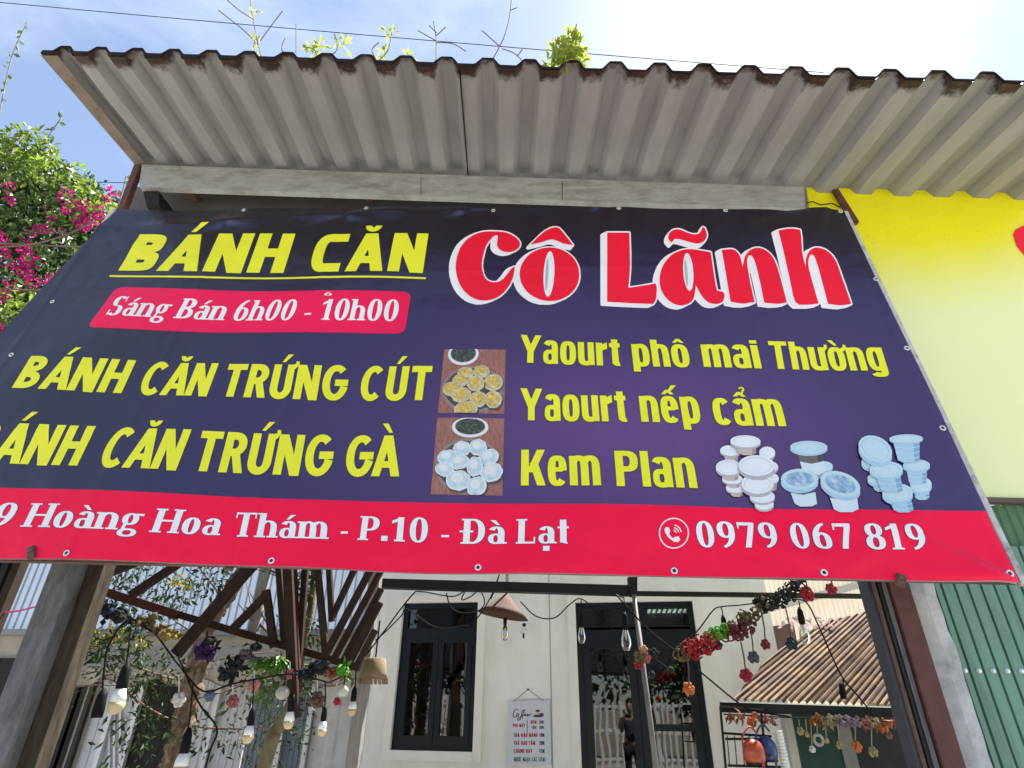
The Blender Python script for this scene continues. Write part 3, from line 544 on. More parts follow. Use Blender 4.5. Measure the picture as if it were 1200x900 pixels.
def food(qd, cakes, mc, name, bowl, label):
    q = [V(BAN.uv(*p)) for p in qd]   # TL TR BR BL
    def at(x, y): x = min(1, max(0, x)); y = min(1, max(0, y)); p = q[3].lerp(q[2], x).lerp(q[0].lerp(q[1], x), y); return (p.x, p.y)
    base = bprint([at(0, 0), at(1, 0), at(1, 1), at(0, 1)], m_plank, .002, name, banner, label)
    bprint([at(*p) for p in ell(.5, .36, .47, .36, 36)], m_rim, .0026, 'tray_rim', base); bprint([at(*p) for p in ell(.5, .365, .43, .32, 36)], m_tray, .003, 'tray', base)
    bprint([at(*p) for p in ell(*bowl, 28)], m_bowl, .0028, 'sauce_bowl', base); bprint([at(*p) for p in ell(bowl[0], bowl[1]+.01, bowl[2]*.82, bowl[3]*.8, 28)], m_herb, .0034, 'sauce', base)
    for i, (x, y, rx, ry, t) in enumerate(cakes):
        L0 = .0036+.0012*i; jit = lambda k, s_, dx=0, dy=0: [at(x+dx+(p[0]-x)*s_*(1+.05*math.sin(3*j_+i+k)), y+dy+(p[1]-y)*s_*(1+.05*math.cos(2*j_+i*2+k))) for j_, p in enumerate(ell(x, y, rx, ry, 22, t))]
        bprint(jit(0, 1.04, .012, -.022), m_tray, L0, 'cake_shade', base); bprint(jit(0, 1.0), m_edge if mc is m_cake else m_bowl, L0+.0003, 'cake_edge', base); bprint(jit(1, .86, -.004, .006), mc, L0+.0006, 'cake', base); bprint(jit(2, .5, -.02, .03), m_tops if mc is m_cake else m_bowl, L0+.0009, 'cake_top', base)
food([(521, 411), (592.9, 412.2), (591.2, 486.5), (513.7, 485.5)], [(.38, .6, .13, .1, 0), (.63, .63, .13, .1, 0), (.3, .48, .12, .1, 0), (.82, .46, .15, .13, .2), (.55, .44, .14, .12, 0), (.2, .35, .16, .115, 0), (.34, .26, .15, .11, .2), (.6, .2, .13, .12, 0), (.83, .2, .13, .13, .3), (.42, .05, .18, .12, .1)], m_cake, 'food_print', (.32, .92, .25, .19), 'print of golden egg cakes on a round tray with sauce bowl')
food([(513, 490.8), (591.2, 491.8), (588.7, 581), (504.6, 578.8)], [(.4, .58, .13, .1, 0), (.63, .6, .13, .11, 0), (.2, .46, .15, .1, .1), (.79, .47, .15, .11, .3), (.38, .4, .14, .09, .2), (.17, .3, .14, .085, -.2), (.6, .35, .12, .125, 0), (.84, .28, .16, .12, .2), (.38, .17, .18, .125, 0), (.64, .1, .14, .12, .3)], m_cakew, 'food_print', (.5, .87, .27, .14), 'print of white rice cakes on a round tray with sauce bowl')
# printed yoghurt cups
cp = lambda q: BAN.uv(830+q[0]/4.444, 500+q[1]/4.444)
m_c1 = vinyl('cup_lid_print', (.7, .74, .78)); m_c2 = vinyl('cup_body_print', (.5, .42, .36)); m_c3 = vinyl('cup_blue_print', (.34, .52, .66)); m_c4 = vinyl('cup_blue_lid_print', (.46, .62, .7)); m_c5 = vinyl('cup_clear_print', (.13, .11, .11)); m_c6 = vinyl('yoghurt_print', (.56, .66, .74)); m_c7 = mat('lid_swirl_print', (.2, .34, .48), rough=.4, var=.6, scale=40, stain=(.6, .7, .78), samt=.42, sscale=28)
m_sh2 = vinyl('cup_side_print', (.32, .27, .24)); m_sh3 = vinyl('cup_side_blue_print', (.2, .36, .52)); m_sh5 = vinyl('cup_side_dark_print', (.06, .05, .05)); LF = [0.002]; m_gr2 = vinyl('lid_shadow_print', (.56, .6, .65))
def cup(par, cx, cy, rx, ry, bw, bh, skew, ml, mb_, lip=.18, t=0., split=None):
    LF[0] += .0006; bw = max(bw, rx*(.8 if mb_ is m_c3 else .74))
    bprint([cp(p) for p in ((cx-bw, cy), (cx+bw, cy), (cx+bw*.8+skew, cy+bh), (cx+bw*.4+skew, cy+bh+bw*.2), (cx-bw*.4+skew, cy+bh+bw*.2), (cx-bw*.8+skew, cy+bh))], mb_, LF[0], 'cup_body', par)
    LF[0] += .0005; bprint([cp(p) for p in ((cx+bw*.5, cy), (cx+bw, cy), (cx+bw*.8+skew, cy+bh), (cx+bw*.45+skew, cy+bh+bw*.17))], m_sh5 if mb_ is m_c5 else m_sh3 if mb_ is m_c3 else m_sh2, LF[0], 'cup_side', par)
    if mb_ is m_c3:
        for q_ in (.35, .6, .85): LF[0] += .0004; bprint([cp(p) for p in ((cx-bw*(1-.2*q_)+skew*q_, cy+bh*q_), (cx+skew*q_, cy+bh*q_+bw*.17), (cx+bw*(1-.2*q_)+skew*q_, cy+bh*q_), (cx+bw*(1-.2*q_)+skew*q_, cy+bh*q_+4), (cx+skew*q_, cy+bh*q_+bw*.17+4), (cx-bw*(1-.2*q_)+skew*q_, cy+bh*q_+4))], m_c4, LF[0], 'cup_ridge', par)
    if split: 
        LF[0] += .0005; a = split; bprint([cp(p) for p in ((cx-bw*(1-.2*a)+skew*a, cy+bh*a), (cx+skew*a, cy+bh*a+bw*.16), (cx+bw*(1-.2*a)+skew*a, cy+bh*a-4), (cx+bw*.8+skew, cy+bh), (cx+bw*.4+skew, cy+bh+bw*.2), (cx-bw*.4+skew, cy+bh+bw*.2), (cx-bw*.8+skew, cy+bh))], m_c6, LF[0], 'cup_filling', par)
    LF[0] += .0005; bprint([cp(p) for p in ell(cx, cy+ry*.35, rx, ry, 22, t)], m_c3 if ml is m_c4 or ml is m_c7 else m_gr, LF[0], 'lid_edge', par)
    LF[0] += .0005; bprint([cp(p) for p in ell(cx, cy, rx, ry, 22, t)], m_c4 if ml is m_c7 else ml, LF[0], 'cup_lid', par)
    if rx > 60 and ml is not m_c7: LF[0] += .0005; bprint([cp(p) for p in ell(cx, cy-1, rx*.84, ry*.8, 22, t)], m_c3 if ml is m_c4 else m_gr2, LF[0], 'lid_ring', par); LF[0] += .0005; bprint([cp(p) for p in ell(cx, cy+1, rx*.78, ry*.72, 22, t)], m_c4 if ml is m_c4 else ml, LF[0], 'lid_centre', par)
    if ml is m_c7: LF[0] += .0005; bprint([cp(p) for p in ell(cx, cy, rx*.78, ry*.72, 22, t)], m_c7, LF[0], 'lid_swirl', par)
def cupgroup(label, L_):
    pts = [(c[0]+sx*c[2], c[1]+sy*c[3]) for c in L_ for sx, sy in ((-1, 0), (1, 0))]
    LF[0] = .002
    p0 = bprint([cp(q) for q in ell(sum(c[0] for c in L_)/len(L_), sum(c[1] for c in L_)/len(L_)+20, 30, 30, 12)], m_gr, .0012, 'cup_print', banner, label)
    for c in L_: cup(p0, *c)
cupgroup('print of stacked white lidded cups', [(310, 130, 42, 32, 34, 60, 0, m_c1, m_c2), (325, 205, 42, 30, 32, 50, 0, m_c1, m_c2), (335, 265, 34, 26, 28, 60, 0, m_c1, m_c2), (115, 125, 55, 28, 38, 62, 8, m_c1, m_c2), (140, 320, 50, 26, 36, 40, 8, m_c1, m_c2), (125, 275, 55, 26, 40, 40, 5, m_c1, m_c2), (105, 215, 68, 40, 48, 60, 10, m_c1, m_c2),
         (290, 405, 50, 30, 36, 20, 0, m_c1, m_c1), (280, 365, 66, 34, 48, 35, 0, m_c1, m_c2), (255, 300, 85, 52, 60, 50, 0, m_c1, m_c2), (250, 205, 96, 55, 60, 62, 5, m_c1, m_c2), (192, 80, 80, 32, 50, 60, 8, m_c1, m_c2)])
cupgroup('print of clear cups with blue lids and white filling', [(610, 200, 44, 26, 30, 20, 0, m_c4, m_c6), (528, 100, 98, 34, 68, 130, 28, m_c4, m_c5, .18, 0, .58), (478, 270, 98, 55, 62, 130, 32, m_c7, m_c5, .18, 0, .55), (690, 295, 108, 62, 70, 135, 28, m_c7, m_c5, .18, .35, .55)])
cupgroup('print of pale blue stacked tubs', [(1110, 300, 56, 40, 44, 70, 8, m_c4, m_c3), (1085, 200, 70, 30, 50, 90, 8, m_c4, m_c3), (860, 180, 60, 40, 40, 60, 30, m_c4, m_c3), (880, 270, 50, 32, 36, 60, 20, m_c4, m_c3), (985, 345, 80, 48, 52, 90, 32, m_c4, m_c3), (1028, 65, 86, 22, 70, 110, 14, m_c4, m_c3), (925, 225, 86, 42, 66, 110, 30, m_c4, m_c3), (868, 118, 92, 64, 50, 30, 10, m_c4, m_c4, .18, .5)])
# eyelets, clips, frame tubes
EY = [(286, 247), (430, 246.5), (578, 246), (725, 245), (850, 247.5), (984, 249.5), (62, 354), (15, 417), (1026, 328), (1062, 409), (1104, 502), (82, 650), (318, 657), (560, 664), (790, 669), (965, 671.5), (1183, 672)]
for x, y in EY:
    u, v = BAN.uv(x, y); o = ban(u, v, .001); e = MB(); rr = .0155
    e.lathe(o, [(.007, .0), (.0075, .003), (.011, .0045), (.0145, .003), (rr, 0)], 16, BAN.n); h = e.build('eyelet', m_zinc, banner, smooth=True)
    e = MB(); e.lathe(o, [(.0001, .0022), (.0072, .0022)], 12, BAN.n); e.build('eyelet_hole', mat('hole_dark', (.05, .045, .045)), h)
for x, y, s_ in ((41, 649, 1), (1055, 680, 1.1)):
    e = MB(); A = bpx(x, y-6, .012); B = bpx(x, y+7, .012); e.bar(A, B, .03*s_, .02, BAN.n); e.bar(bpx(x, y-5, .02), bpx(x, y+1, .02), .02*s_, .022, BAN.n); e.build('clip', m_rust, banner)
fr = MB()
for a, b in (((134, 246), (-160, 658)), ((990, 249), (1199, 686))):
    d = -.06; fr = MB(); A, B = BAN.at(a[0], a[1], d), BAN.at(b[0], b[1], d); fr.bar(A, B, .026, .026, BAN.n); fr.build('frame_tube', mat('chalky_tube', (.5, .5, .49), rough=.8, var=.3, scale=14, stain=(.2, .19, .18), samt=.4, sscale=12), banner)
fr = MB(); fr.bar(BAN.at(-160, 651, -.055), BAN.at(1190, 680, -.055), .03, .03, BAN.n); fr.build('frame_tube', m_rust, banner)
for px in (330, 640, 930):
    fr = MB(); fr.bar(BAN.at(px, 250, -.05), BAN.at(px-(px-640)*-.2, 668, -.05), .03, .03, BAN.n); fr.build('frame_tube', m_rust, banner)
# ------------------------------------------------------------------ CANOPY
FR = vplane(0, 3.05)
rib_d = ray(588, 705).normalized()                     # the ribs' direction: away from the street and upwards
BK = [FR.at(160, 191), FR.at(1250, 226)]
rp_n = (BK[1]-BK[0]).cross(rib_d).normalized()
def on_roof(px, py): r = ray(px, py); return CAM + r*((BK[0]-CAM).dot(rp_n)/r.dot(rp_n))
if rp_n.z < 0: rp_n = -rp_n
FA, FB = on_roof(52, 64), on_roof(1200, 97.5); exr = (FB-FA).normalized()
def front_at(px): return FA.lerp(FB, (px-52)/(1200-52))
pitch_r = (front_at(868)-front_at(423)).length/9.0
canopy = thing('tin_canopy', 'grey corrugated iron roof with a rusty front edge jutting out over the banner', 'roof', tuple(FA))
m_tin = mat('old_tin', (.29, .291, .294), rough=.55, metal=.12, spec=.45, var=.12, scale=5, stretch=(3, .6, .6), bump=.12, bscale=40, stain=(.26, .24, .225), samt=.3, sscale=3, sstretch=(9, .5, .5), edge=True)
ph0 = ((front_at(423)-FA).dot(exr)) % pitch_r
prof = [(-.5, 0), (-.30, 0), (-.14, 1), (.14, 1), (.30, 0), (.5, 0)]; AMP = .064
def prof_h(x):
    t = ((x-ph0)/pitch_r+.5) % 1-.5
    for (a, h0), (c, h1) in zip(prof, prof[1:]):
        if a <= t <= c: return (h0+(h1-h0)*(t-a)/(c-a))*AMP
    return 0
def roof_sheet(s0, s1, dz, back=1.35, name='roof_sheet'):
    b = MB(); b.att = []; xs = []; k0 = math.floor((s0-ph0)/pitch_r)-1
    for k in range(k0, k0+60):
        for t, h in prof[:-1]:
            x = ph0+(k+t)*pitch_r
            if s0+.002 < x < s1-.002: xs.append((x, h*AMP))
    xs = [(s0, prof_h(s0))] + xs + [(s1, prof_h(s1))]
    nl = 14; vs = []; total = None; r2 = random.Random(5)
    for (x, h) in xs:
        p = FA + exr*x; dback = ((BK[0]-p).dot((FB-FA).cross(rp_n).normalized()))
        den = rib_d.dot((FB-FA).cross(rp_n).normalized()); Ln = dback/den + back
        for j in range(nl+1):
            q = (j/nl)**1.6*Ln; wob = .004*math.sin(x*7+j*.9)
            vs.append(p + rib_d*q + rp_n*(h+dz+wob)); b.att.append(q + .05*h/AMP)
    fs = [(i*(nl+1)+j, (i+1)*(nl+1)+j, (i+1)*(nl+1)+j+1, i*(nl+1)+j+1) for i in range(len(xs)-1) for j in range(nl)]
    b.add(vs, fs); return b.build(name, m_tin, canopy), xs
sA = -.02; sJ = (front_at(590)-FA).dot(exr); sK = (front_at(1030)-FA).dot(exr); sZ = (FB-FA).length+.8
roof_sheet(sA, sJ, 0); roof_sheet(sJ-.09, sK, -.002); roof_sheet(sK-.08, sZ, -.004)
b = MB(); q_ = FA-exr*.022; q2 = BK[0]-exr*.01; b.hexa([q_-rp_n*.006, q_+exr*.12-rp_n*.006, q2+exr*.1-rp_n*.006, q2-rp_n*.006, q_-rp_n*.009, q_+exr*.12-rp_n*.009, q2+exr*.1-rp_n*.009, q2-rp_n*.009]); b.build('barge_strip', mat('brown_tin', (.2, .165, .125), rough=.7, var=.3, scale=8, stain=(.09, .06, .04), samt=.42, sscale=6), canopy)
# mud, moss and tar that has set along the lip
b = MB(); r3 = random.Random(3); xs = [sA+i*.012 for i in range(int((sZ-sA)/.012))]
vs = []; dn = 0
for i, x in enumerate(xs):
    dn = .7*dn + .3*r3.uniform(0, 1); p = FA+exr*x - rib_d*.004; h = prof_h(x); fade = max(.25, 1-max(0, x-1.9)/2.2)
    th = (.02*(1-h/AMP) + .008)*fade
    for dd, hh in ((0, h-.002-.012*dn*fade), (-.008, h+.004), (-.004, h+.004+th), (.05, h+.004+th*.6)): vs.append(p + rib_d*dd + rp_n*hh)
b.add(vs, [(i*4+j, (i+1)*4+j, (i+1)*4+j+1, i*4+j+1) for i in range(len(xs)-1) for j in range(3)]); b.build('edge_grime', mat('edge_grime', (.012, .01, .009), rough=.9, var=.6, scale=25, stain=(.06, .028, .016), samt=.34, sscale=14), canopy)
b = MB(); A_ = front_at(589); b.bar(A_+rp_n*-.012, A_+rib_d*1.0+rp_n*-.012, .007, .01, rp_n); b.build('lap_seam', mat('seam_dark', (.012, .01, .009), rough=.9), canopy)
b = MB(); b.prism(FR, [(166, 193), (942, 219.5), (944, 244), (163, 219)], .05, .012); b.build('beam', m_galv, canopy)
b = MB(); b.prism(FR, [(167, 193), (941, 219), (941.3, 221.5), (167, 195.5)], .02, .02); b.build('beam_lip', m_galv, canopy)
for x0, x1 in ((493, 493.6), (658.5, 659.2)):
    b = MB(); b.prism(FR, [(x0, 202+(x0-493)*.03), (x1, 202+(x0-493)*.03), (x1, 229+(x0-493)*.03), (x0, 229+(x0-493)*.03)], .01, .0145); b.build('beam_joint', m_rust, canopy)
b = MB(); b.prism(FR, [(150, 218), (200, 221), (1000, 246), (1000, 262), (150, 262)], .03, -.3); b.build('rear_board', mat('rear_board_dark', (.1, .09, .08), rough=.8), canopy)
b = MB(); b.bar(FR.at(163, 195), FR.at(138, 262), .05, .05, FR.n); b.build('strut', m_primer, canopy)
b = MB(); b.prism(FR, [(168, 224), (186, 224), (186, 240), (172, 243)], .2, -.02); b.build('bracket', m_darkst, canopy)
for px in (205, 420, 940):
    A = FR.at(px, 206)-V((0, .0, 0)); b = MB(); b.bar(A - FR.n*.02, A - FR.n*1.3 + V((0, 0, .2)), .06, .04, (0, 0, 1)); b.build('rafter', m_rust, canopy)
# ------------------------------------------------------------------ YELLOW SIGN, right
SG = vplane(0, 3.13)
sign = thing('yellow_sign', 'yellow painted sheet sign with part of a red letter, right of the banner', 'sign', tuple(SG.at(1100, 583)))
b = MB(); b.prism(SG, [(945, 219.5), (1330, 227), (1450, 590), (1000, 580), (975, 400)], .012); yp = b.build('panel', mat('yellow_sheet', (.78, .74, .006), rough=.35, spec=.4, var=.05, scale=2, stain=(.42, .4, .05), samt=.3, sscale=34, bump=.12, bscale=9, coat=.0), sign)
_t = MATS['yellow_sheet'].node_tree; _n = _t.nodes; _b = _n['Principled BSDF']; _s = _b.inputs['Base Color'].links[0].from_socket     # light on the sheet below the roof's shade, painted in as paler yellow
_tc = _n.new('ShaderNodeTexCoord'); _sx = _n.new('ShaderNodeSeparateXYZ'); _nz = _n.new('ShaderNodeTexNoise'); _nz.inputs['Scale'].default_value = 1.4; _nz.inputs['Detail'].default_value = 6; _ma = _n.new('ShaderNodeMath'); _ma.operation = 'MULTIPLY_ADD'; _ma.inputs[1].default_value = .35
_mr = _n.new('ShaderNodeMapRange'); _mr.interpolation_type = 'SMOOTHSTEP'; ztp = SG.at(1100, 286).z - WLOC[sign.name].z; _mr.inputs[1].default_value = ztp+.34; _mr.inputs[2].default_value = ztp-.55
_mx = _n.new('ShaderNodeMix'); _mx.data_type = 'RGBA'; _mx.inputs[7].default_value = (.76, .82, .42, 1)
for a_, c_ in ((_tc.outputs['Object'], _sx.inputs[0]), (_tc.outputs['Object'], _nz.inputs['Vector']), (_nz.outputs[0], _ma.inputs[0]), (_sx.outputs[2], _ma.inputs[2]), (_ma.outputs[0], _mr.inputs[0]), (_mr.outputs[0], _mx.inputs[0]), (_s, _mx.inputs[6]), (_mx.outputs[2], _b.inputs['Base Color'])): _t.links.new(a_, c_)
rl = [(1188, 275), (1190, 269), (1200, 264), (1240, 262), (1262, 300), (1250, 330), (1222, 318), (1202, 300), (1192, 288)]
b = MB(); b.prism(SG, rl, .003, .006); b.build('red_letter', m_bred, sign)
for x, y in ((1114.5, 226.5), (1020, 224)):
    b = MB(); b.lathe(SG.at(x, y+1), [(.012, 0), (.011, .006), (.0001, .01)], 10, SG.n); b.build('rivet', m_rust, sign)
b = MB(); b.bar(SG.at(974, 216, .03), SG.at(1003, 262, .03), .035, .03, SG.n); b.build('edge_bar', m_primer, sign)
b = MB(); b.prism(SG, [(1100, 581), (1450, 590), (1454, 596), (1104, 586.5)], .05, .02); b.build('lower_rail', mat('brown_rail', (.1, .075, .06), rough=.7), sign)
b = MB(); b.tube([SG.at(*q, .02) for q in ((945, 238), (952, 236), (962, 240), (975, 238), (985, 243))], .004, 5); b.build('wire_tie', m_cable, sign)
# ------------------------------------------------------------------ posts either side of the opening
def vpost(name, pl, px, py, wd, dp, m, ztop, label, cat='post', seg=1, jitter=0, extra=None):
    p = pl.at(px, py); b = MB(); b.hexa([p + pl.ex*(-wd/2) - V((0, 0, p.z)), p + pl.ex*(wd/2) - V((0, 0, p.z)), p + pl.ex*(wd/2) + V((0, 0, ztop-p.z)), p - pl.ex*(wd/2) + V((0, 0, ztop-p.z)),
        p - pl.n*dp + pl.ex*(-wd/2) - V((0, 0, p.z)), p - pl.n*dp + pl.ex*(wd/2) - V((0, 0, p.z)), p - pl.n*dp + pl.ex*(wd/2) + V((0, 0, ztop-p.z)), p - pl.n*dp - pl.ex*(wd/2) + V((0, 0, ztop-p.z))])
    r = thing(name, label, cat, (p.x, p.y, 0)); b.build('shaft', m, r)
    bp = MB(); bp.box((p.x-wd, p.y-.1, 0), (p.x+wd, p.y+dp+.1, .012)); bp.build('base_plate', m_rust, r)
    if extra: extra(r, p)
    return r
PF = vplane(0, 2.98)
PXM = (PF.at(560, 672)-PF.at(559, 672)).length
m_lead = mat('weathered_steel', (.125, .128, .13), rough=.7, metal=.1, var=.45, scale=7, bump=.25, bscale=35, stain=(.055, .054, .052), samt=.46, sscale=16, stretch=(1, 1, .35))
m_old = mat('old_timber', (.06, .047, .032), rough=.95, var=.6, scale=14, bump=1.0, bscale=22, stretch=(1, 1, .22), stain=(.02, .015, .011), samt=.46, sscale=16)
vpost('steel_post', PF, 76, 660, 33*PXM, .1, m_lead, 3.6, 'grey weathered steel post in the left opening under the banner')
vpost('timber_post', vplane(0, 3.06), 109, 661, 31*PXM, .09, m_old, 3.6, 'rough brown timber post standing against the grey steel post', cat='wood post')
PB = vplane(0, 3.0)
def pipe_extra(r, p):
    for dx, m, w_ in ((-.034, m_rust, .014), (-.012, m_darkst, .012), (.012, m_lead, .02)):
        b = MB(); q = p + PB.n*.012 + PB.ex*dx; b.hexa([q-PB.ex*w_/2-V((0, 0, q.z)), q+PB.ex*w_/2-V((0, 0, q.z)), q+PB.ex*w_/2+V((0, 0, 2.6-q.z)), q-PB.ex*w_/2+V((0, 0, 2.6-q.z))] + [k-PB.n*.02 for k in (q-PB.ex*w_/2-V((0, 0, q.z)), q+PB.ex*w_/2-V((0, 0, q.z)), q+PB.ex*w_/2+V((0, 0, 2.6-q.z)), q-PB.ex*w_/2+V((0, 0, 2.6-q.z)))])
        b.build('flange', m, r)
vpost('shutter_rail', PB, 1031, 684, 27*PXM, .09, mat('slate_steel', (.05, .053, .062), rough=.42, metal=.2, var=.2, scale=9), 3.0, 'dark ribbed steel guide rail on the left of the red brown post', cat='rail', extra=pipe_extra)
vpost('steel_post', vplane(0, 2.97), 1054, 684, 20*PXM, .07, m_primer, 3.2, 'slim red brown painted steel post on the right between dark rail and white post')
# white mortared edge of the neighbouring wall
NB = vplane(0, 3.04); edge = [(1064, 600), (1064, 684), (1075, 715), (1092, 760), (1118, 820), (1142, 900), (1160, 960), (1290, 1200), (1318, 1200), (1200, 960), (1168, 880), (1140, 820), (1108, 740), (1100, 708), (1090, 684), (1076, 600)]
def topx(px, py): return px
b = MB(); p0 = NB.at(1064, 684); p1 = NB.at(1094, 684); r6 = random.Random(8); zs = [i*.07 for i in range(44)]
lft = [p0 + V((r6.uniform(-.004, .004), 0, z-p0.z)) for z in zs]; rgt = [p1 + V((r6.uniform(-.008, .008), 0, z-p1.z)) for z in zs]
vs = []; fs = []
for a, c in zip(lft, rgt): m_ = a.lerp(c, .5)+NB.n*.012; vs += [a, m_, c, c-NB.n*.12, a-NB.n*.12]
for i in range(len(zs)-1):
    for k in range(5): fs.append((i*5+k, i*5+(k+1) % 5, (i+1)*5+(k+1) % 5, (i+1)*5+k))
b.add(vs, fs + [(4, 3, 2, 1, 0), tuple(range(len(vs)-5, len(vs)))])
tag(b.build('mortar_post', mat('white_mortar', (.46, .47, .46), rough=.9, var=.25, scale=8, bump=.6, bscale=20, stain=(.24, .24, .23), samt=.42, sscale=7), None), 'white crumbling mortar post between the red brown post and the green gate', 'post')
# green corrugated gate
m_green = mat('green_paint_metal', (.135, .27, .2), rough=.5, spec=.5, var=.14, scale=4, stretch=(1, 1, .3), stain=(.07, .16, .115), samt=.42, sscale=6, sstretch=(3, 3, .3), bump=.3, bscale=5)
GT = vplane(0, 3.1); gate = thing('green_gate', 'green painted ribbed metal shutter at the lower right with a row of bolts', 'shutter', tuple(GT.at(1130, 900)))
gp = GT.at(1090, 684); gx = (GT.at(1200, 684)-GT.at(1090, 684)).length/110
gb = MB(); zt, zb = 2.22, 0.02; n = 46; pit = 15.5*gx
zt = GT.at(1190, 640).z
xs = []
for k in range(n):
    for t, h in ((0, 0), (.70, 0), (.76, -.018), (.84, -.018), (.90, 0)): xs.append(((k+t)*pit, h))
vs = []; 
for x, h in xs:
    q = gp + GT.ex*x + GT.n*h; vs += [V((q.x, q.y, zb)), V((q.x, q.y, zt))]
gb.add(vs, [(2*i, 2*i+2, 2*i+3, 2*i+1) for i in range(len(xs)-1)]); gb.build('panel', m_green, gate)
zz = GT.at(1140, 786).z
for k in range(22):
    q = gp + GT.ex*((k+.42)*pit); e = MB(); e.lathe((q.x, q.y, zz), [(.011, 0), (.011, .004), (.0075, .006), (.007, .012), (.0001, .013)], 10, GT.n); e.build('bolt', m_zinc, gate, smooth=False)
e = MB(); e.bar(GT.at(1090, 684, .004)+V((0, 0, .3)), V((gp.x, gp.y, 0))+GT.n*.004, .02, .03, GT.n); e.build('side_trim', mat('dark_green_trim', (.02, .055, .04), rough=.5), gate)
GS = vplane(0, 3.16); strip_ = thing('green_valance', 'narrow green ribbed strip between the yellow sign and the banner corner', 'panel', tuple(GS.at(1200, 660)))
b = MB(); z1, z0 = GS.at(1185, 592).z, GS.at(1185, 650).z; q0 = GS.at(1120, 620); vs = []
for i in range(120):
    q = q0 + GS.ex*i*.012 + GS.n*(.007 if i % 4 < 2 else 0); vs += [V((q.x, q.y, z0)), V((q.x, q.y, z1))]
b.add(vs, [(2*i, 2*i+2, 2*i+3, 2*i+1) for i in range(119)]); b.build('panel', mat('moss_green_metal', (.07, .17, .08), rough=.55, var=.2), strip_)
# ------------------------------------------------------------------ CAFE HOUSE
HY = 10.0; hn = V((math.sin(rad(HY)), math.cos(rad(HY)), 0)); HD = 6.8
HS = Plane(tuple(hn*HD), (math.cos(rad(HY)), -math.sin(rad(HY)), 0), (0, 0, 1))
def hz(px, py): return HS.uv(px, py)
m_wall = mat('cream_plaster', (.8, .78, .73), rough=.85, spec=.25, var=.08, scale=1.5, bump=.12, bscale=60, stain=(.66, .62, .53), samt=.44, sscale=1.6, sstretch=(1, 1, .35))
m_trim = mat('white_trim', (.76, .73, .65), rough=.7, var=.05); m_frame = mat('navy_grey_frame', (.0095, .0125, .0165), rough=.4, spec=.55, var=.12)
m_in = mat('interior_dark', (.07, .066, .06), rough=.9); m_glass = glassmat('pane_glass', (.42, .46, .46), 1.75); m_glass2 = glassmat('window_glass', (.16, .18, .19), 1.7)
house = thing('cafe_house', 'cream plastered cafe house with dark framed window and glazed double doors', 'house', (HS.P(0, 0).x, HS.P(0, 0).y, 0))
def hbox(mb, u0, u1, z0, z1, d0, d1):   # d grows towards the viewer
    F = [HS.P(u0, z0, d1), HS.P(u1, z0, d1), HS.P(u1, z1, d1), HS.P(u0, z1, d1)]; B = [HS.P(u0, z0, d0), HS.P(u1, z0, d0), HS.P(u1, z1, d0), HS.P(u0, z1, d0)]
    return mb.hexa(F+B)
u_l = hz(424, 760)[0]; u_r = hz(896, 684)[0]
wu0 = (hz(473, 706)[0]+hz(458.5, 880)[0])/2; wu1 = (hz(559.5, 708)[0]+hz(556, 880)[0])/2; wz0 = hz(507, 880)[1]; wz1 = hz(516, 706.5)[1]
du0 = (hz(674, 706)[0]+hz(682, 900)[0])/2; du1 = (hz(811, 705)[0]+hz(837, 900)[0])/2; dz1 = hz(742, 705.5)[1]; dz0 = .12
ZT = 4.3
b = MB()
for a in ((u_l, wu0, 0, ZT), (wu0, wu1, 0, wz0), (wu0, wu1, wz1, ZT), (wu1, du0, 0, ZT), (du0, du1, dz1, ZT), (du0, du1, 0, dz0), (du1, u_r, 0, ZT)): hbox(b, *a, -.16, 0)
b.build('wall', m_wall, house)
b = MB(); hbox(b, u_r-.16, u_r, 0, ZT, -4.2, -.163); b.build('wall', m_wall, house)
b = MB(); hbox(b, u_l, u_l+.16, 0, ZT, -4.2, -.163); b.build('wall', m_wall, house)
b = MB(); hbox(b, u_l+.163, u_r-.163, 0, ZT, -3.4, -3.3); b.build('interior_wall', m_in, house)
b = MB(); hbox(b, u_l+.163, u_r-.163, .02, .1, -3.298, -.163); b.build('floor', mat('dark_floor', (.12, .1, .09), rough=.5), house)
# ceiling with an opening under a translucent sheet
ceil_z = 2.72; su0, sz_ = HS.uv(754, 718)[0], 0
def on_ceil(px, py): q = atZ(px, py, ceil_z)-HS.o; return q.dot(HS.ex), q.dot(HS.n)
s0, s1 = on_ceil(757, 724), on_ceil(801, 713.5); sa, sb = min(s0[0], s1[0]), max(s0[0], s1[0])+.1; da, db = min(s0[1], s1[1]), max(s0[1], s1[1])
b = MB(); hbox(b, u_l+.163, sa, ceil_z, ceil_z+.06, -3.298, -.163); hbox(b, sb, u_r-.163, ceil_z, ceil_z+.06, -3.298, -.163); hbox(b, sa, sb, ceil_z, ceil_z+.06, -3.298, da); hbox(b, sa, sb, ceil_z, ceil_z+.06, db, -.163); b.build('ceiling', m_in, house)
b = MB(); hbox(b, sa, sb, ceil_z+.062, ceil_z+.07, da, db); b.build('skylight', mat('translucent_sheet', (.75, .8, .74), rough=.5, transl=.8), house)
b = MB()
for i in range(9): t = i/8; u = sa+(sb-sa)*t; hbox(b, u-.008, u+.008, ceil_z+.03, ceil_z+.058, da, db)
b.build('skylight_slat', mat('slat_grey', (.3, .32, .3)), house)
def trimframe(u0, u1, z0, z1, wd, d, sill):
    b = MB(); hbox(b, u0-wd, u0, z0-(wd if sill else 0), z1+wd, .0, d); hbox(b, u1, u1+wd, z0-(wd if sill else 0), z1+wd, .0, d); hbox(b, u0, u1, z1, z1+wd, .0, d)
    if sill: hbox(b, u0, u1, z0-wd, z0, .0, d+.012)
    return b
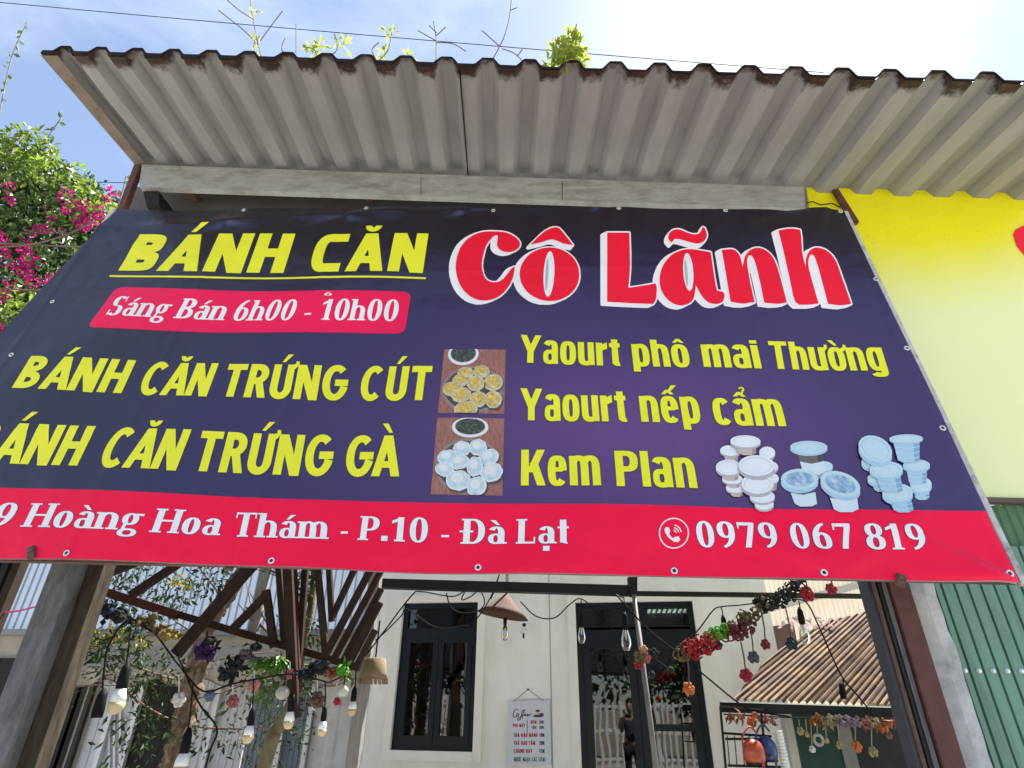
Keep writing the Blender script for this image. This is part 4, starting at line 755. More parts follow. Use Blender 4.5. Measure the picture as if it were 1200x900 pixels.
trimframe(wu0, wu1, wz0, wz1, .085, .035, True).build('window_trim', m_trim, house); trimframe(du0, du1, dz0, dz1, .085, .035, False).build('door_trim', m_trim, house)
b = MB()
for u in (hz(443, 720)[0], (wu1+.085+du0-.085)/2+.26): hbox(b, u-.006, u+.006, 0, ZT, 0, .004)
b.build('wall_groove', mat('groove', (.38, .36, .3)), house)
# window
win = MB(); fw = .055
hbox(win, wu0, wu0+fw, wz0, wz1, -.1, -.02); hbox(win, wu1-fw, wu1, wz0, wz1, -.1, -.02); hbox(win, wu0+fw, wu1-fw, wz0, wz0+fw, -.1, -.02); hbox(win, wu0+fw, wu1-fw, wz1-fw, wz1, -.1, -.02)
tz = hz(516, 741)[1]; hbox(win, wu0+fw, wu1-fw, tz-.045, tz+.045, -.1, -.015); um = (wu0+wu1)/2
W = win.build('window', m_frame, house)
b = MB(); hbox(b, wu0+fw, wu1-fw, tz+.045, wz1-fw, -.066, -.06); b.build('pane', m_glass2, W)
for a, c in ((wu0+fw, um), (um, wu1-fw)):
    s_ = MB(); k = .06; z0, z1 = wz0+fw, tz-.045
    hbox(s_, a+.003, a+k, z0, z1, -.08, -.008); hbox(s_, c-k, c-.003, z0, z1, -.08, -.008); hbox(s_, a+k, c-k, z0, z0+k*1.3, -.08, -.008); hbox(s_, a+k, c-k, z1-k, z1, -.08, -.008); S_ = s_.build('sash', m_frame, W)
    g_ = MB(); hbox(g_, a+k, c-k, z0+k*1.3, z1-k, -.05, -.044); g_.build('pane', m_glass2, W)
h_ = MB(); hbox(h_, wu1-.06, wu1-.02, hz(557, 750)[1]-.05, hz(557, 750)[1]+.05, -.02, .012); h_.build('hinge', m_frame, W)
# double door
dr = MB(); fw = .06
hbox(dr, du0, du0+fw, dz0, dz1, -.1, -.02); hbox(dr, du1-fw, du1, dz0, dz1, -.1, -.02); hbox(dr, du0+fw, du1-fw, dz1-fw, dz1, -.1, -.02)
tz = hz(742, 743.5)[1]; hbox(dr, du0+fw, du1-fw, tz-.06, tz+.05, -.1, -.015); hbox(dr, du0+fw, du1-fw, tz+.075, tz+.09, -.09, -.02)
D = dr.build('double_door', m_frame, house)
b = MB(); hbox(b, du0+fw, du1-fw, tz+.09, dz1-fw, -.066, -.06); b.build('pane', m_glass, D)
um = (du0+du1)/2-.02
for a, c, low in ((du0+fw, um, dz0+.08), (um, du1-fw, hz(790, 853)[1])):
    k = .075; z0, z1 = dz0+.01, tz-.06; s_ = MB()
    hbox(s_, a+.003, a+k, z0, z1, -.08, -.008); hbox(s_, c-k, c-.003, z0, z1, -.08, -.008); hbox(s_, a+k, c-k, z1-k, z1, -.08, -.008); hbox(s_, a+k, c-k, z0, low if low < 1 else z0+k, -.08, -.008)
    if low > 1: hbox(s_, a+k, c-k, low-.03, low+.03, -.08, -.01)
    S_ = s_.build('door_leaf', m_frame, D); g_ = MB(); hbox(g_, a+k, c-k, low if low < 1 else z0+k, z1-k, -.05, -.044); g_.build('pane', m_glass, D)
    if low > 1: g_ = MB(); hbox(g_, a+k, c-k, z0+k, low-.03, -.06, -.052); g_.build('lower_panel', mat('door_panel_teal', (.018, .032, .036), rough=.3), D)
h_ = MB(); hz_ = hz(746, 868)[1]; h_.tube([HS.P(um-.05, hz_, 0), HS.P(um-.05, hz_, .05), HS.P(um-.05, hz_-.14, .05)], .008, 8); h_.build('handle', m_darkst, D)
# things inside the cafe, seen through the glass
def inside(px, py, d): return HS.uv(px, py)
ISH = Plane(tuple(HS.P(0, 0, -2.9)), HS.ex, (0, 0, 1))
def ibox(mb, pl, x0, y0, x1, y1, th):
    q = [(x0, y1), (x1, y1), (x1, y0), (x0, y0)]; return mb.prism(pl, q, th)
sh_ = thing('wall_shelf', 'shelf with small white cups seen through the left glass door', 'shelf', tuple(ISH.at(715, 776)))
b = MB(); ibox(b, ISH, 684, 772, 742, 774.5, .25); b.build('board', mat('shelf_board', (.25, .2, .16)), sh_)
for i in range(11):
    px = 688+i*5; b = MB(); p = ISH.at(px, 772, -.1); b.lathe(p, [(.018, 0), (.03, .06+.012*(i % 3)), (.026, .062)], 8); b.build('cup', mat('cup_white', (.75, .74, .7), rough=.3), sh_, smooth=True)
for x0, y0, x1, y1, col, lb in ((688, 786, 704, 809, (.3, .29, .2), 'small pale framed picture on the wall inside the left glass door'), (718, 798, 736, 815, (.05, .06, .09), 'dark framed picture inside the left glass door, right of the pale one')):
    f = thing('picture_frame', lb, 'picture', tuple(ISH.at(x0, y1, .02))); b = MB(); ibox(b, vplane(0, 0) if 0 else Plane(tuple(HS.P(0, 0, -2.86)), HS.ex, (0, 0, 1)), x0, y0, x1, y1, .03); b.build('frame', mat('picture_black', (.02, .018, .016)), f)
    b = MB(); ibox(b, Plane(tuple(HS.P(0, 0, -2.855)), HS.ex, (0, 0, 1)), x0+3, y0+3, x1-3, y1-3, .003); b.build('print', mat('picture_'+str(x0), col, var=.4, scale=9), f)
# menu board
MBD = Plane(tuple(HS.P(0, 0, .045)), HS.ex, (0, 0, 1))
menu = thing('menu_board', 'small white hanging drinks board with red, black and green writing on the cream wall', 'menu', tuple(MBD.at(620, 896)))
mq = [(595.5, 896.5), (646, 896.5), (644, 820), (595.5, 821.5)]
b = MB(); b.prism(MBD, mq, .03); b.build('board', mat('board_white', (.56, .57, .62), rough=.5, var=.06), menu)
b = MB(); b.tube([MBD.at(602, 822, .004), MBD.at(619, 808, -.02), MBD.at(637, 821.5, .004)], .003, 5); b.build('string', mat('brown_string', (.1, .07, .05)), menu)
b = MB(); b.lathe(MBD.at(619, 808, -.04), [(.008, 0), (.008, .03), (.0001, .032)], 8, HS.n); b.build('nail', m_darkst, menu)
f_menu = Face(.21, .15, .82, .76, 2.6); m_mr = mat('menu_red', (.35, .012, .02), var=.05); m_mk = mat('menu_black', (.02, .02, .025), var=.05); m_mg = mat('menu_green', (.015, .1, .035), var=.05)
mpl = lambda u, v, l=0: MBD.P(u, v, l)
for tx, x0, x1, yb, yt, m in (('PHA MÁY', 601, 615.3, 852, 848, m_mr), ('ĐEN', 622, 628.6, 848, 844.2, m_mr), ('- SỮA', 620, 629, 854.3, 850.6, m_mr), ('20K', 631.5, 637, 848, 844.2, m_mk), ('20K', 631.8, 637.2, 854.3, 850.6, m_mk),
                             ('SỮA ĐẬU NÀNH', 602, 630, 863.7, 859.3, m_mr), ('10K', 632, 638, 863.7, 859.3, m_mk), ('TRÀ DÂU TẰM', 602, 627.2, 873, 868.4, m_mr), ('20K', 632, 638, 873, 868.4, m_mk),
                             ('CHANH DÂY', 602, 624, 882.4, 877.8, m_mr), ('15K', 632, 638.2, 882.4, 877.8, m_mk), ('NƯỚC NGỌT CÁC LOẠI', 602.5, 639, 892.3, 887.5, m_mg), ('|', 617.5, 618.8, 854, 846, m_mk)):
    b = MB(); letter_mesh(b, mpl, f_menu, tx, MBD.uv(x0, yb), MBD.uv(x1, yb), MBD.uv(x0, yt), .002, .1, .0001); b.build('lettering', m, menu)
cf = lambda x, y: MBD.at(580+x/10, 810+y/10, .003)
b = MB()
for st_ in ([(266, 226), (254, 210), (232, 218), (216, 250), (210, 284), (220, 305), (240, 304), (256, 288)], [(252, 270), (258, 300), (275, 295), (278, 272), (262, 262), (252, 280)], [(345, 222), (330, 215), (312, 260), (298, 330), (268, 345), (262, 328), (300, 300), (330, 282)],
            [(362, 228), (348, 218), (330, 262), (318, 325)], [(325, 285), (350, 276), (366, 268), (352, 262), (346, 290), (372, 290), (398, 272), (384, 262), (376, 290), (400, 290), (428, 262)]):
    b.tube([cf(*q) for q in st_], .0032, 5)
b.build('script_lettering', m_mk, menu)
b = MB(); b.add([cf(*q)+HS.n*.002 for q in ell(508, 290, 62, 17, 20)], [tuple(range(20))]); b.add([cf(*q)+HS.n*.001 for q in ell(545, 275, 30, 20, 12)], [tuple(range(12))]); c_ = b.build('cup_picture', mat('cup_saucer_print', (.06, .04, .03)), menu)
b = MB(); b.add([cf(*q)+HS.n*-.0 for q in ((470, 232), (532, 230), (528, 262), (514, 284), (490, 284), (474, 262))], [(0, 1, 2, 3, 4)]); b.build('cup_picture', mat('cup_cream_print', (.55, .48, .36)), menu)
b = MB(); b.add([cf(*q)-HS.n*-.003 for q in ell(501, 231, 27, 13, 14)], [tuple(range(14))]); b.build('cup_picture', mat('coffee_print', (.04, .02, .012)), menu)
# black beam and pole in the forecourt
BP = vplane(0, 5.0, 4.5)
b = MB(); b.prism(BP, [(436, 677.5), (737, 685.5), (737, 697), (436, 688)], .1); fr_ = thing('yard_pergola', 'black steel beam and slim pole crossing the yard in front of the cafe', 'frame', tuple(BP.at(745, 900))); b.build('beam', m_darkst, fr_)
b = MB(); b.prism(BP, [(746.5, 692.5), (1040, 696), (1040, 701), (746.5, 697.5)], .05, -.02); b.build('beam', m_darkst, fr_)
b = MB(); b.prism(BP, [(736, 676), (747, 676), (747, 697.5), (738, 697.5)], .1, .01); b.build('joint', m_darkst, fr_)
b = MB(); A = BP.at(743, 697); B_ = BP.at(769, 900); b.tube([A, (B_-A)*2.1+A], .019, 10); b.build('pole', mat('pole_grey', (.17, .165, .16), rough=.6, metal=.2, var=.35, scale=7, stain=(.1, .06, .04), samt=.35, sscale=6), fr_, smooth=True)
# conical hat lamp
HL = vplane(0, 5.4); hl = thing('hat_lamp', 'conical straw hat lamp with a clear bulb hanging before the cafe wall', 'lamp', tuple(HL.at(592, 735)))
ap = HL.at(594, 694.5); b = MB(); rr = (HL.at(619, 726)-HL.at(560, 717)).length/2; c = HL.at(589.5, 722); ax = (ap-c).normalized()
b.lathe(ap, [(.001, 0), (rr*.35, -(ap-c).length*.36), (rr*.7, -(ap-c).length*.7), (rr, -(ap-c).length), (rr*.97, -(ap-c).length), (rr*.5, -(ap-c).length*.55)], 28, ax); b.build('shade', mat('woven_straw', (.085, .042, .022), rough=.85, var=.45, scale=40, bump=.5, bscale=150), hl, smooth=True)
b = MB(); b.tube([ap, ap+V((0, 0, .5))], .014, 8); b.build('rod', mat('rod_grey', (.3, .29, .27)), hl, smooth=True)
p = HL.at(592, 724); b = MB(); b.lathe(p, [(.016, 0), (.016, -.05), (.013, -.06)], 10); b.build('socket', m_darkst, hl, smooth=True)
def bulbglass(name='clear_glass'):
    if name in MATS: return MATS[name]
    return glassmat(name, (.82, .8, .74), 1.5)
b = MB(); b.lathe(p-V((0, 0, .06)), [(.012, 0), (.028, -.05), (.03, -.085), (.018, -.12), (.0005, -.125)], 12); b.build('bulb', bulbglass(), hl, smooth=True)
b = MB(); b.tube([p-V((0, 0, .055)), p-V((.005, 0, .1))], .006, 5); b.build('filament', mat('filament_amber', (.6, .4, .12), rough=.4), hl)
# security camera
CP = Plane(tuple(HS.P(0, 0, .12)), HS.ex, (0, 0, 1)); sc_ = thing('security_camera', 'small white security camera on the cafe wall right of the hat lamp', 'camera', tuple(CP.at(613, 748)))
c = CP.at(614, 733); b = MB(); b.box((c.x-.03, c.y-.05, c.z-.033), (c.x+.03, c.y+.09, c.z+.033)); b.build('housing', m_white, sc_)
b = MB(); b.lathe((c.x, c.y-.051, c.z), [(.02, 0), (.02, .004), (.0001, .004)], 14, (0, -1, 0)); b.build('lens', m_darkst, sc_)
b = MB(); b.tube([(c.x, c.y+.03, c.z-.033), (c.x-.01, c.y+.04, c.z-.085), (c.x-.03, c.y+.1, c.z-.06)], .012, 8); b.build('bracket', m_white, sc_, smooth=True)
b = MB(); b.tube([(c.x-.005, c.y-.01, c.z-.08), (c.x-.005, c.y-.01, c.z-.13)], .01, 8); b.build('antenna', m_darkst, sc_)
# ------------------------------------------------------------------ NEIGHBOUR on the left: blue white sheet wall, awning, sliding panels
NW = vplane(0, 8.2, 0); nb = thing('neighbour_house', 'pale blue ribbed sheet wall above white sliding panels at the back left', 'house', tuple(NW.at(250, 960)))
m_blue = mat('pale_blue_sheet', (.27, .32, .4), rough=.5, var=.08, scale=2, stretch=(1, 1, .2), transl=.35)
def ribbed(name, pl, x0, x1, y0, y1, pit, amp, m, parent, dd=0, duty=.6, ang=None):
    A, B_ = pl.at(x0, y1, dd), pl.at(x1, y1, dd); zt = pl.at((x0+x1)/2, y0, dd).z; zb = pl.at((x0+x1)/2, y1, dd).z; n = int((B_-A).length/pit)+1
    b = MB(); vs = []
    for k in range(n):
        for t, h in ((0, 0), (duty, 0), (duty+.1, amp), (.92, amp)):
            q = A + pl.ex*((k+t)*pit) + pl.n*h; vs += [V((q.x, q.y, zb)), V((q.x, q.y, zt))]
    b.add(vs, [(2*i, 2*i+2, 2*i+3, 2*i+1) for i in range(len(vs)//2-1)]); return b.build(name, m, parent)
ribbed('upper_wall', NW, -260, 432, 590, 740, .095, .02, m_blue, nb)
b = MB(); b.prism(NW, [(-260, 737), (440, 737), (440, 744), (-260, 744)], .15, .16); b.build('gutter', mat('gutter_grey', (.2, .2, .21), rough=.5), nb)
b = MB(); b.prism(NW, [(-260, 744), (440, 744), (440, 775), (-260, 775)], .08, .02); b.build('fascia', mat('cream_fascia', (.36, .33, .26), rough=.8), nb)
NL = vplane(0, 8.1, 0)
for x0, x1, m, pit in ((-200, 40, mat('dark_opening', (.03, .028, .026), rough=.8), .2), (62, 122, mat('panel_white', (.54, .55, .56), rough=.5), .085), (122, 176, mat('dark_opening', (.03, .028, .026)), .2), (176, 188, mat('panel_white', (.54, .55, .56)), .1), (188, 268, mat('panel_white', (.54, .55, .56)), .085),
                      (268, 345, mat('slate_sheet', (.16, .19, .24), rough=.5), .06), (345, 425, mat('panel_smooth', (.6, .6, .6), rough=.5), .35), (40, 62, mat('beige_jamb', (.4, .36, .28)), .3)):
    ribbed('sliding_panel' if 'panel' in m.name else 'opening' if 'dark' in m.name else 'sheet_panel', NL, x0, x1, 770, 965, pit, .012, m, nb)
for x in (57, 120, 150, 178, 266, 345, 374):
    b = MB(); A = NL.at(x, 772, .06); b.bar(A, V((A.x, A.y, 0)), .05, .06, NL.n); b.build('mullion', mat('white_aluminium', (.6, .6, .62), rough=.4, metal=.2) if x not in (120, 57) else mat('dark_jamb', (.045, .04, .036)), nb)
for x, y0, y1 in ((128, 830, 880), (134, 836, 890), (141, 828, 884)):   # white railings seen between the panels
    b = MB(); A = NL.at(x, y0, .03); b.bar(A, NL.at(x, y1+60, .03), .02, .02, NL.n); b.build('railing', m_white, nb)
# scalloped cream awning
aw = thing('scalloped_awning', 'cream cloth awning with a scalloped hem along the neighbour house', 'awning', tuple(atY(250, 805, 7.2)))
b = MB(); vs = []; fs = []; n = 150; xs0, xs1 = 66, 446
for i in range(n+1):
    x = xs0+(xs1-xs0)*i/n; s_ = abs(math.sin(math.pi*(x-xs0)/58)); fold = .03*math.sin(i*.55)
    top = atY(x, 757-.0*x, 8.05); mid = atY(x, 783, 7.3)+V((0, fold, 0)); low = atY(x, 795+9*s_, 7.28)+V((0, fold*1.3, 0)); vs += [top, top.lerp(mid, .5)-V((0, 0, .04)), mid, low]
for i in range(n):
    for j in range(3): fs.append((i*4+j, i*4+4+j, i*4+5+j, i*4+1+j))
b.add(vs, fs); b.build('cloth', mat('cream_cloth', (.46, .4, .3), rough=.95, var=.15, scale=5, transl=.3, stain=(.36, .29, .2), samt=.36, sscale=3), aw)
b = MB(); b.tube([vs[4*i+3]-V((0, .004, 0)) for i in range(n+1)], .008, 5); b.build('hem', mat('brown_hem', (.2, .13, .08)), aw)
# far left brown door frame
DL = vplane(0, 3.4, 0); df = thing('wooden_door_frame', 'dark brown wooden frame at the far left edge under the banner', 'door frame', tuple(DL.at(0, 900)))
for x0, y0, w_, m in ((27, 655, .045, mat('brown_frame', (.03, .019, .013), rough=.7, var=.3)), (14, 655, .04, m_darkst), (1, 655, .05, mat('brown_frame', (.07, .045, .03)))):
    A = DL.at(x0, y0)+V((0, 0, .3)); b = MB(); b.bar(A, V((A.x, A.y, 0)), w_, .06, DL.n); b.build('jamb', m, df)
b = MB(); A = DL.at(-60, 655, -.05)+V((0, 0, .3)); b.bar(A, V((A.x, A.y, 0)), .5, .02, DL.n); b.build('doorway_shade_panel', mat('black_opening', (.015, .014, .013)), df)  # black sheet painted as the shade inside the opening
tag((lambda b: b.build('pink_string', mat('pink_cord', (.45, .05, .15))))((lambda b: (b.tube(bez(DL.at(-30, 716), atY(42, 711, 3.4), .02), .005, 5), b)[1])(MB())), 'thin pink cord between the far left frame and the grey post', 'cord')  # plain pink string stretched from the frame to the post
# ------------------------------------------------------------------ wooden rack of dark bars
RK = vplane(0, 4.0, 2); rpx = (RK.at(300, 720)-RK.at(299, 720)).length
m_bar = mat('dark_brown_wood', (.03, .016, .011), rough=.65, var=.5, scale=12, bump=.35, bscale=40, stain=(.025, .014, .01), samt=.4, sscale=8); m_bar2 = mat('reddish_wood', (.055, .016, .012), rough=.7, var=.4, scale=12)
rack = thing('wooden_rack', 'dark brown frame of slanting timber bars hanging in the yard under the banner', 'rack', tuple(RK.at(345, 840)))
for i, (x0, y0, x1, y1, w_, d, m) in enumerate([(91, 684, 165, 655, 15, .0, m_bar), (153, 698, 216, 656, 10, .05, m_bar), (112, 690, 208, 721, 11, -.06, m_bar2), (205, 719, 422, 783, 9, -.08, m_bar), (206, 767, 300, 655, 14, .06, m_bar), (218, 752, 306, 655, 8, .0, m_bar),
        (270, 740, 314, 695, 9, .02, m_bar), (312, 692, 321, 758, 9, .03, m_bar), (326, 655, 334, 757, 8, .0, m_bar), (337, 655, 345, 842, 12, .07, m_bar), (343, 655, 349, 812, 9, .0, m_bar2), (359, 655, 349, 785, 8, -.03, m_bar),
        (371, 655, 382, 768, 8, .03, m_bar), (385, 655, 389, 728, 7, .0, m_bar), (421, 655, 388, 726, 7, .0, m_bar), (441, 655, 382, 766, 8, .04, m_bar), (447, 668, 392, 771, 7, .0, m_bar), (447, 690, 402, 775, 7, -.03, m_bar), (446, 706, 409, 778, 7, 0, m_bar), (440, 738, 418, 781, 7, .0, m_bar)]):
    b = MB(); b.bar(RK.at(x0, y0, d), RK.at(x1, y1, d), w_*.86*rpx, .04, RK.n); b.build('bar', m, rack)
b = MB(); b.lathe(RK.at(109, 676, .03), [(.012, 0), (.012, .006), (.0001, .008)], 10, RK.n); b.build('bolt', m_zinc, rack)
GP = vplane(0, 4.6, 4); vpost('timber_post', GP, 436, 698, .085, .08, mat('grey_timber', (.2, .19, .18), rough=.9, var=.4, scale=10, bump=.5, bscale=35, stretch=(1, 1, .15), stain=(.09, .08, .075), samt=.4, sscale=8), 2.7, 'pale grey weathered timber post at the left corner of the cafe wall', cat='wood post')
b = MB(); b.bar(RK.at(314, 655, -.12), RK.at(296, 745, -.12), 11*rpx, .05, RK.n); tag(b.build('slanted_plank', mat('pale_plank', (.3, .29, .27), rough=.9, var=.3)), 'pale grey slanted plank behind the dark rack bars', 'plank')
# ------------------------------------------------------------------ trees
m_bark = mat('papery_bark', (.1, .062, .038), rough=.95, var=.6, scale=22, bump=1.0, bscale=30, stain=(.3, .22, .14), samt=.42, sscale=26, stretch=(1, 1, .6))
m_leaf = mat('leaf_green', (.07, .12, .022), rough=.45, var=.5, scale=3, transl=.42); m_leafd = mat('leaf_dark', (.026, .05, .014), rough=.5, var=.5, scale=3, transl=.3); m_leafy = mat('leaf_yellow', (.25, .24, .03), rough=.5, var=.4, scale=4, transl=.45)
TY = 5.7
def branchy(mb, p, d, ln, r, depth, rr, tips, spread=.7):
    n = 5; pts = [p]; q = p.copy(); dd = d.normalized()
    for i in range(n): dd = (dd + rvec(rr)*.16).normalized(); q = q + dd*ln/n; pts.append(q)
    mb.tube(pts, [r*(1-.45*i/n) for i in range(n+1)], 6 if r > .01 else 5)
    tips.append((pts[-1], dd)); tips.append((pts[3], dd))
    if depth:
        for k in range(2+(rr.random() > .5)): branchy(mb, pts[rr.choice((2, 3, 4, 5))], dd + rvec(rr)*spread, ln*rr.uniform(.5, .75), r*.5, depth-1, rr, tips, spread)
r7 = random.Random(21)
tr = thing('yard_tree', 'leaning tree with flaky brown bark and sparse small leaves behind the dark timber bars', 'tree', (atY(196, 900, TY).x-.15, TY, 0))
tp = [V((atY(196, 900, TY).x-.15, TY, 0)), atY(190, 930, TY), atY(212, 860, TY), atY(228, 790, TY), atY(246, 730, TY), atY(272, 690, TY), atY(300, 640, TY), atY(320, 560, TY+.2)]
b = MB(); pts = poly(tp, 12); b.tube([p+rvec(r7)*.014 for p in pts], [.11-.055*i/len(pts)+r7.uniform(-.014, .012) for i in range(len(pts))], 12); b.build('trunk', m_bark, tr, smooth=True)
tips = []; b = MB()
for (px, py, dx, dz) in ((240, 750, -.8, .4), (225, 800, -.9, .1), (262, 705, -.5, .8), (215, 850, -.5, .15), (232, 780, .7, .25), (222, 820, .9, .1), (280, 680, .2, .6), (225, 850, .8, -.05)):
    branchy(b, atY(px, py, TY), V((dx, r7.uniform(-.5, .1), dz)), .7, .009, 2, r7, tips)
b.build('branch', m_bark, tr, smooth=True)
lf = MB(); ly = MB()
for p, d in tips:
    for _ in range(13): lf.leaf(p+rvec(r7)*.13, d+rvec(r7)*1.0, rvec(r7), r7.uniform(.035, .07), r7.uniform(.014, .024))
for px, py, n, s in ((140, 760, 90, .16), (110, 755, 50, .1), (165, 715, 60, .14), (205, 690, 60, .13), (185, 790, 70, .16), (150, 800, 40, .12), (175, 840, 60, .2), (130, 690, 40, .12), (250, 680, 50, .12), (150, 660, 40, .12), (170, 870, 60, .25), (255, 860, 30, .15)):
    leaves(lf, atY(px, py, TY-.1), (s*1.5, s*1.5, s*1.2), int(n*1.9), .075, .026, r7)
for px, py, n, s in ((115, 748, 60, .1), (98, 755, 40, .07), (210, 682, 50, .08), (135, 742, 40, .1), (160, 752, 30, .07)): leaves(ly, atY(px, py, TY-.15), (s, s, s*.7), n, .05, .026, r7)
lf.build('foliage', m_leafd, tr); ly.build('young_foliage', m_leafy, tr)
t2 = thing('young_tree', 'thin mossy tree trunk standing right of the leaning tree', 'tree', tuple(V((atY(308, 910, 4.3).x-.1, 4.3, 0))))
b = MB(); pts = poly([V((atY(308, 910, 4.3).x-.1, 4.3, 0)), atY(312, 890, 4.3), atY(328, 850, 4.3), atY(345, 815, 4.3), atY(352, 770, 4.3), atY(366, 700, 4.35), atY(372, 600, 4.4)], 5); b.tube(pts, [.05-.03*i/len(pts) for i in range(len(pts))], 9); b.build('trunk', mat('mossy_bark', (.12, .1, .05), rough=.95, var=.5, scale=16, bump=.7, bscale=40), t2, smooth=True)
lf = MB(); tips = []; b = MB()
for px, py in ((352, 770), (360, 730), (366, 700)): branchy(b, atY(px, py, 4.3), V((r7.uniform(-1, 1), -.2, .3)), .5, .01, 1, r7, tips)
for px, py, n, s in ((352, 690, 120, .11), (360, 668, 100, .1), (348, 730, 60, .09), (368, 740, 60, .08), (355, 800, 30, .1)): leaves(lf, atY(px, py, 4.3), (s, s, s*1.3), n, .055, .02, r7)
b.build('branch', mat('mossy_bark', (.12, .1, .05)), t2); lf.build('foliage', m_leafd, t2)
# bright green hanging plant in the rack
hp = thing('hanging_plant', 'bright green drooping plant hanging among the garlands under the dark rack', 'plant', tuple(atY(318, 790, 3.9)))
b = MB()
for i in range(130):
    a = r7.uniform(0, 6.28); s_ = r7.random(); p = atY(316+16*r7.uniform(-1, 1), 768+14*r7.random(), 3.9); b.leaf(p, V((math.cos(a), math.sin(a)*.6, -.25-s_*.5)), V((0, 0, 1)), r7.uniform(.05, .1), .024)
b.build('foliage', mat('lime_leaf', (.14, .3, .04), rough=.4, var=.35, scale=5, transl=.4), hp); b = MB()
leaves(b, atY(312, 806, 3.95), (.09, .08, .1), 130, .045, .02, r7); b.build('lower_foliage', m_leaf, hp)
# ------------------------------------------------------------------ bougainvillea, left
bg_ = thing('bougainvillea', 'big bougainvillea with magenta blossom and green leaves rising left of the banner', 'shrub', (-3.9, 4.6, 0))
BY = 4.5; b = MB(); stems = []
for (x0, pxs) in ((-5.0, [(-90, 640), (-30, 430), (20, 330), (90, 230)]), (-5.3, [(-120, 640), (-50, 400), (-10, 250), (20, 160)]), (-4.8, [(-80, 600), (10, 400), (80, 320), (140, 250)])):
    pts = poly([V((x0, BY+.3, 0))]+[atY(*q, BY+.2) for q in pxs], 5); b.tube(pts, [.05-.04*i/len(pts) for i in range(len(pts))], 7)
for q in ([(0, 290), (45, 285), (90, 270), (110, 258)], [(0, 338), (40, 340), (70, 338), (100, 340)], [(20, 400), (60, 350), (95, 325), (120, 310)], [(0, 285), (60, 288), (105, 290)]):
    b.tube(poly([atY(*p, BY-.55+r7.uniform(-.1, .1)) for p in q], 4), .008, 5)
SHOOT = [([(-4, 150), (8, 90), (18, 55), (32, 27)], 12), ([(38, 195), (50, 172), (60, 155), (72, 138)], 8), ([(130, 260), (142, 230), (148, 205)], 7)]
for q, n in SHOOT: b.tube(poly([atY(*p, BY) for p in q], 4), .006, 5)
b.build('stem', mat('grey_stem', (.16, .12, .09), rough=.9, var=.3), bg_, smooth=True)
b1 = MB(); b2 = MB(); bf = MB(); b3 = MB()
r8 = random.Random(4)
for q, n in SHOOT:
    pts = poly([atY(*p, BY) for p in q], n)
    for i, p in enumerate(pts):
        if i % 2: b2.leaf(p, rvec(r8)+V((0, 0, -.2)), rvec(r8), .085, .05)
for px, py, sx, sz, n in ((30, 195, .45, .3, 420), (60, 225, .5, .3, 420), (10, 230, .5, .4, 420), (95, 245, .35, .25, 300), (40, 265, .6, .3, 420), (15, 300, .6, .4, 420), (75, 295, .45, .3, 330), (30, 350, .6, .35, 380), (-40, 250, .6, .8, 400), (60, 340, .4, .3, 220), (120, 240, .2, .2, 130), (-30, 380, .6, .5, 350), (20, 390, .4, .25, 200)):
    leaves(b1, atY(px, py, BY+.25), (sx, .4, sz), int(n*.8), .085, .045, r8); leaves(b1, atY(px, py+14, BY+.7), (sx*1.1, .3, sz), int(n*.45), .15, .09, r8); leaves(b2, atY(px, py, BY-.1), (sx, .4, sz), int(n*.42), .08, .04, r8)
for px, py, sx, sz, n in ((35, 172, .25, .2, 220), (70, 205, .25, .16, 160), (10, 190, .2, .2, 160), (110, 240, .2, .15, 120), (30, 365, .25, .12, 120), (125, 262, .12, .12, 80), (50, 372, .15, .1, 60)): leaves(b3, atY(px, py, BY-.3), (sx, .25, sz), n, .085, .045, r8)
for px, py, s_, n in ((75, 250, .16, 130), (85, 262, .12, 90), (68, 240, .1, 60), (112, 262, .1, 80), (108, 235, .1, 70), (128, 230, .08, 60), (100, 258, .08, 50), (18, 290, .16, 150), (8, 305, .14, 120), (40, 300, .1, 70), (45, 325, .12, 80), (30, 318, .12, 90), (5, 280, .12, 90), (2, 225, .07, 40), (76, 232, .06, 30), (62, 322, .06, 25), (118, 248, .07, 35), (10, 385, .1, 50), (0, 398, .1, 60), (22, 310, .1, 60), (-15, 330, .2, 120)):
    [leaves(bf, atY(px+r8.uniform(-22, 22)*s_*8, py+r8.uniform(-16, 16)*s_*8, BY-.45), (.045, .05, .04), r8.randrange(7, 17), .042, .038, r8, droop=0) for _ in range(max(3, int(n*.045)))]
b1.build('dark_foliage', m_leafd, bg_); b2.build('foliage', m_leaf, bg_); b3.build('sun_painted_foliage', mat('leaf_bright', (.16, .24, .03), rough=.4, var=.5, scale=3, transl=.5), bg_)  # sunlit and inner shaded leaves are painted as brighter and darker greens
bf.build('blossom', mat('magenta_bract', (.42, .012, .15), rough=.6, var=.4, scale=6, transl=.4), bg_)
# dark red leaved shrub low behind it
b = MB()
for px, py, n in ((10, 420, 160), (0, 395, 120), (20, 408, 80)): leaves(b, atY(px, py, 4.3), (.22, .2, .12), n, .07, .035, r8)
bs = thing('red_shrub', 'dark red leaved shrub low against the left edge of the banner', 'shrub', (atY(5, 420, 4.3).x, 4.3, 0)); b.build('foliage', mat('red_leaf', (.2, .02, .03), rough=.5, var=.5, transl=.3), bs)
b = MB(); A = atY(5, 425, 4.3); b.tube(poly([V((A.x, 4.3, 0)), V((A.x-.1, 4.35, 1)), A], 5), .03, 7); b.build('stem', mat('grey_stem', (.16, .12, .09)), bs)
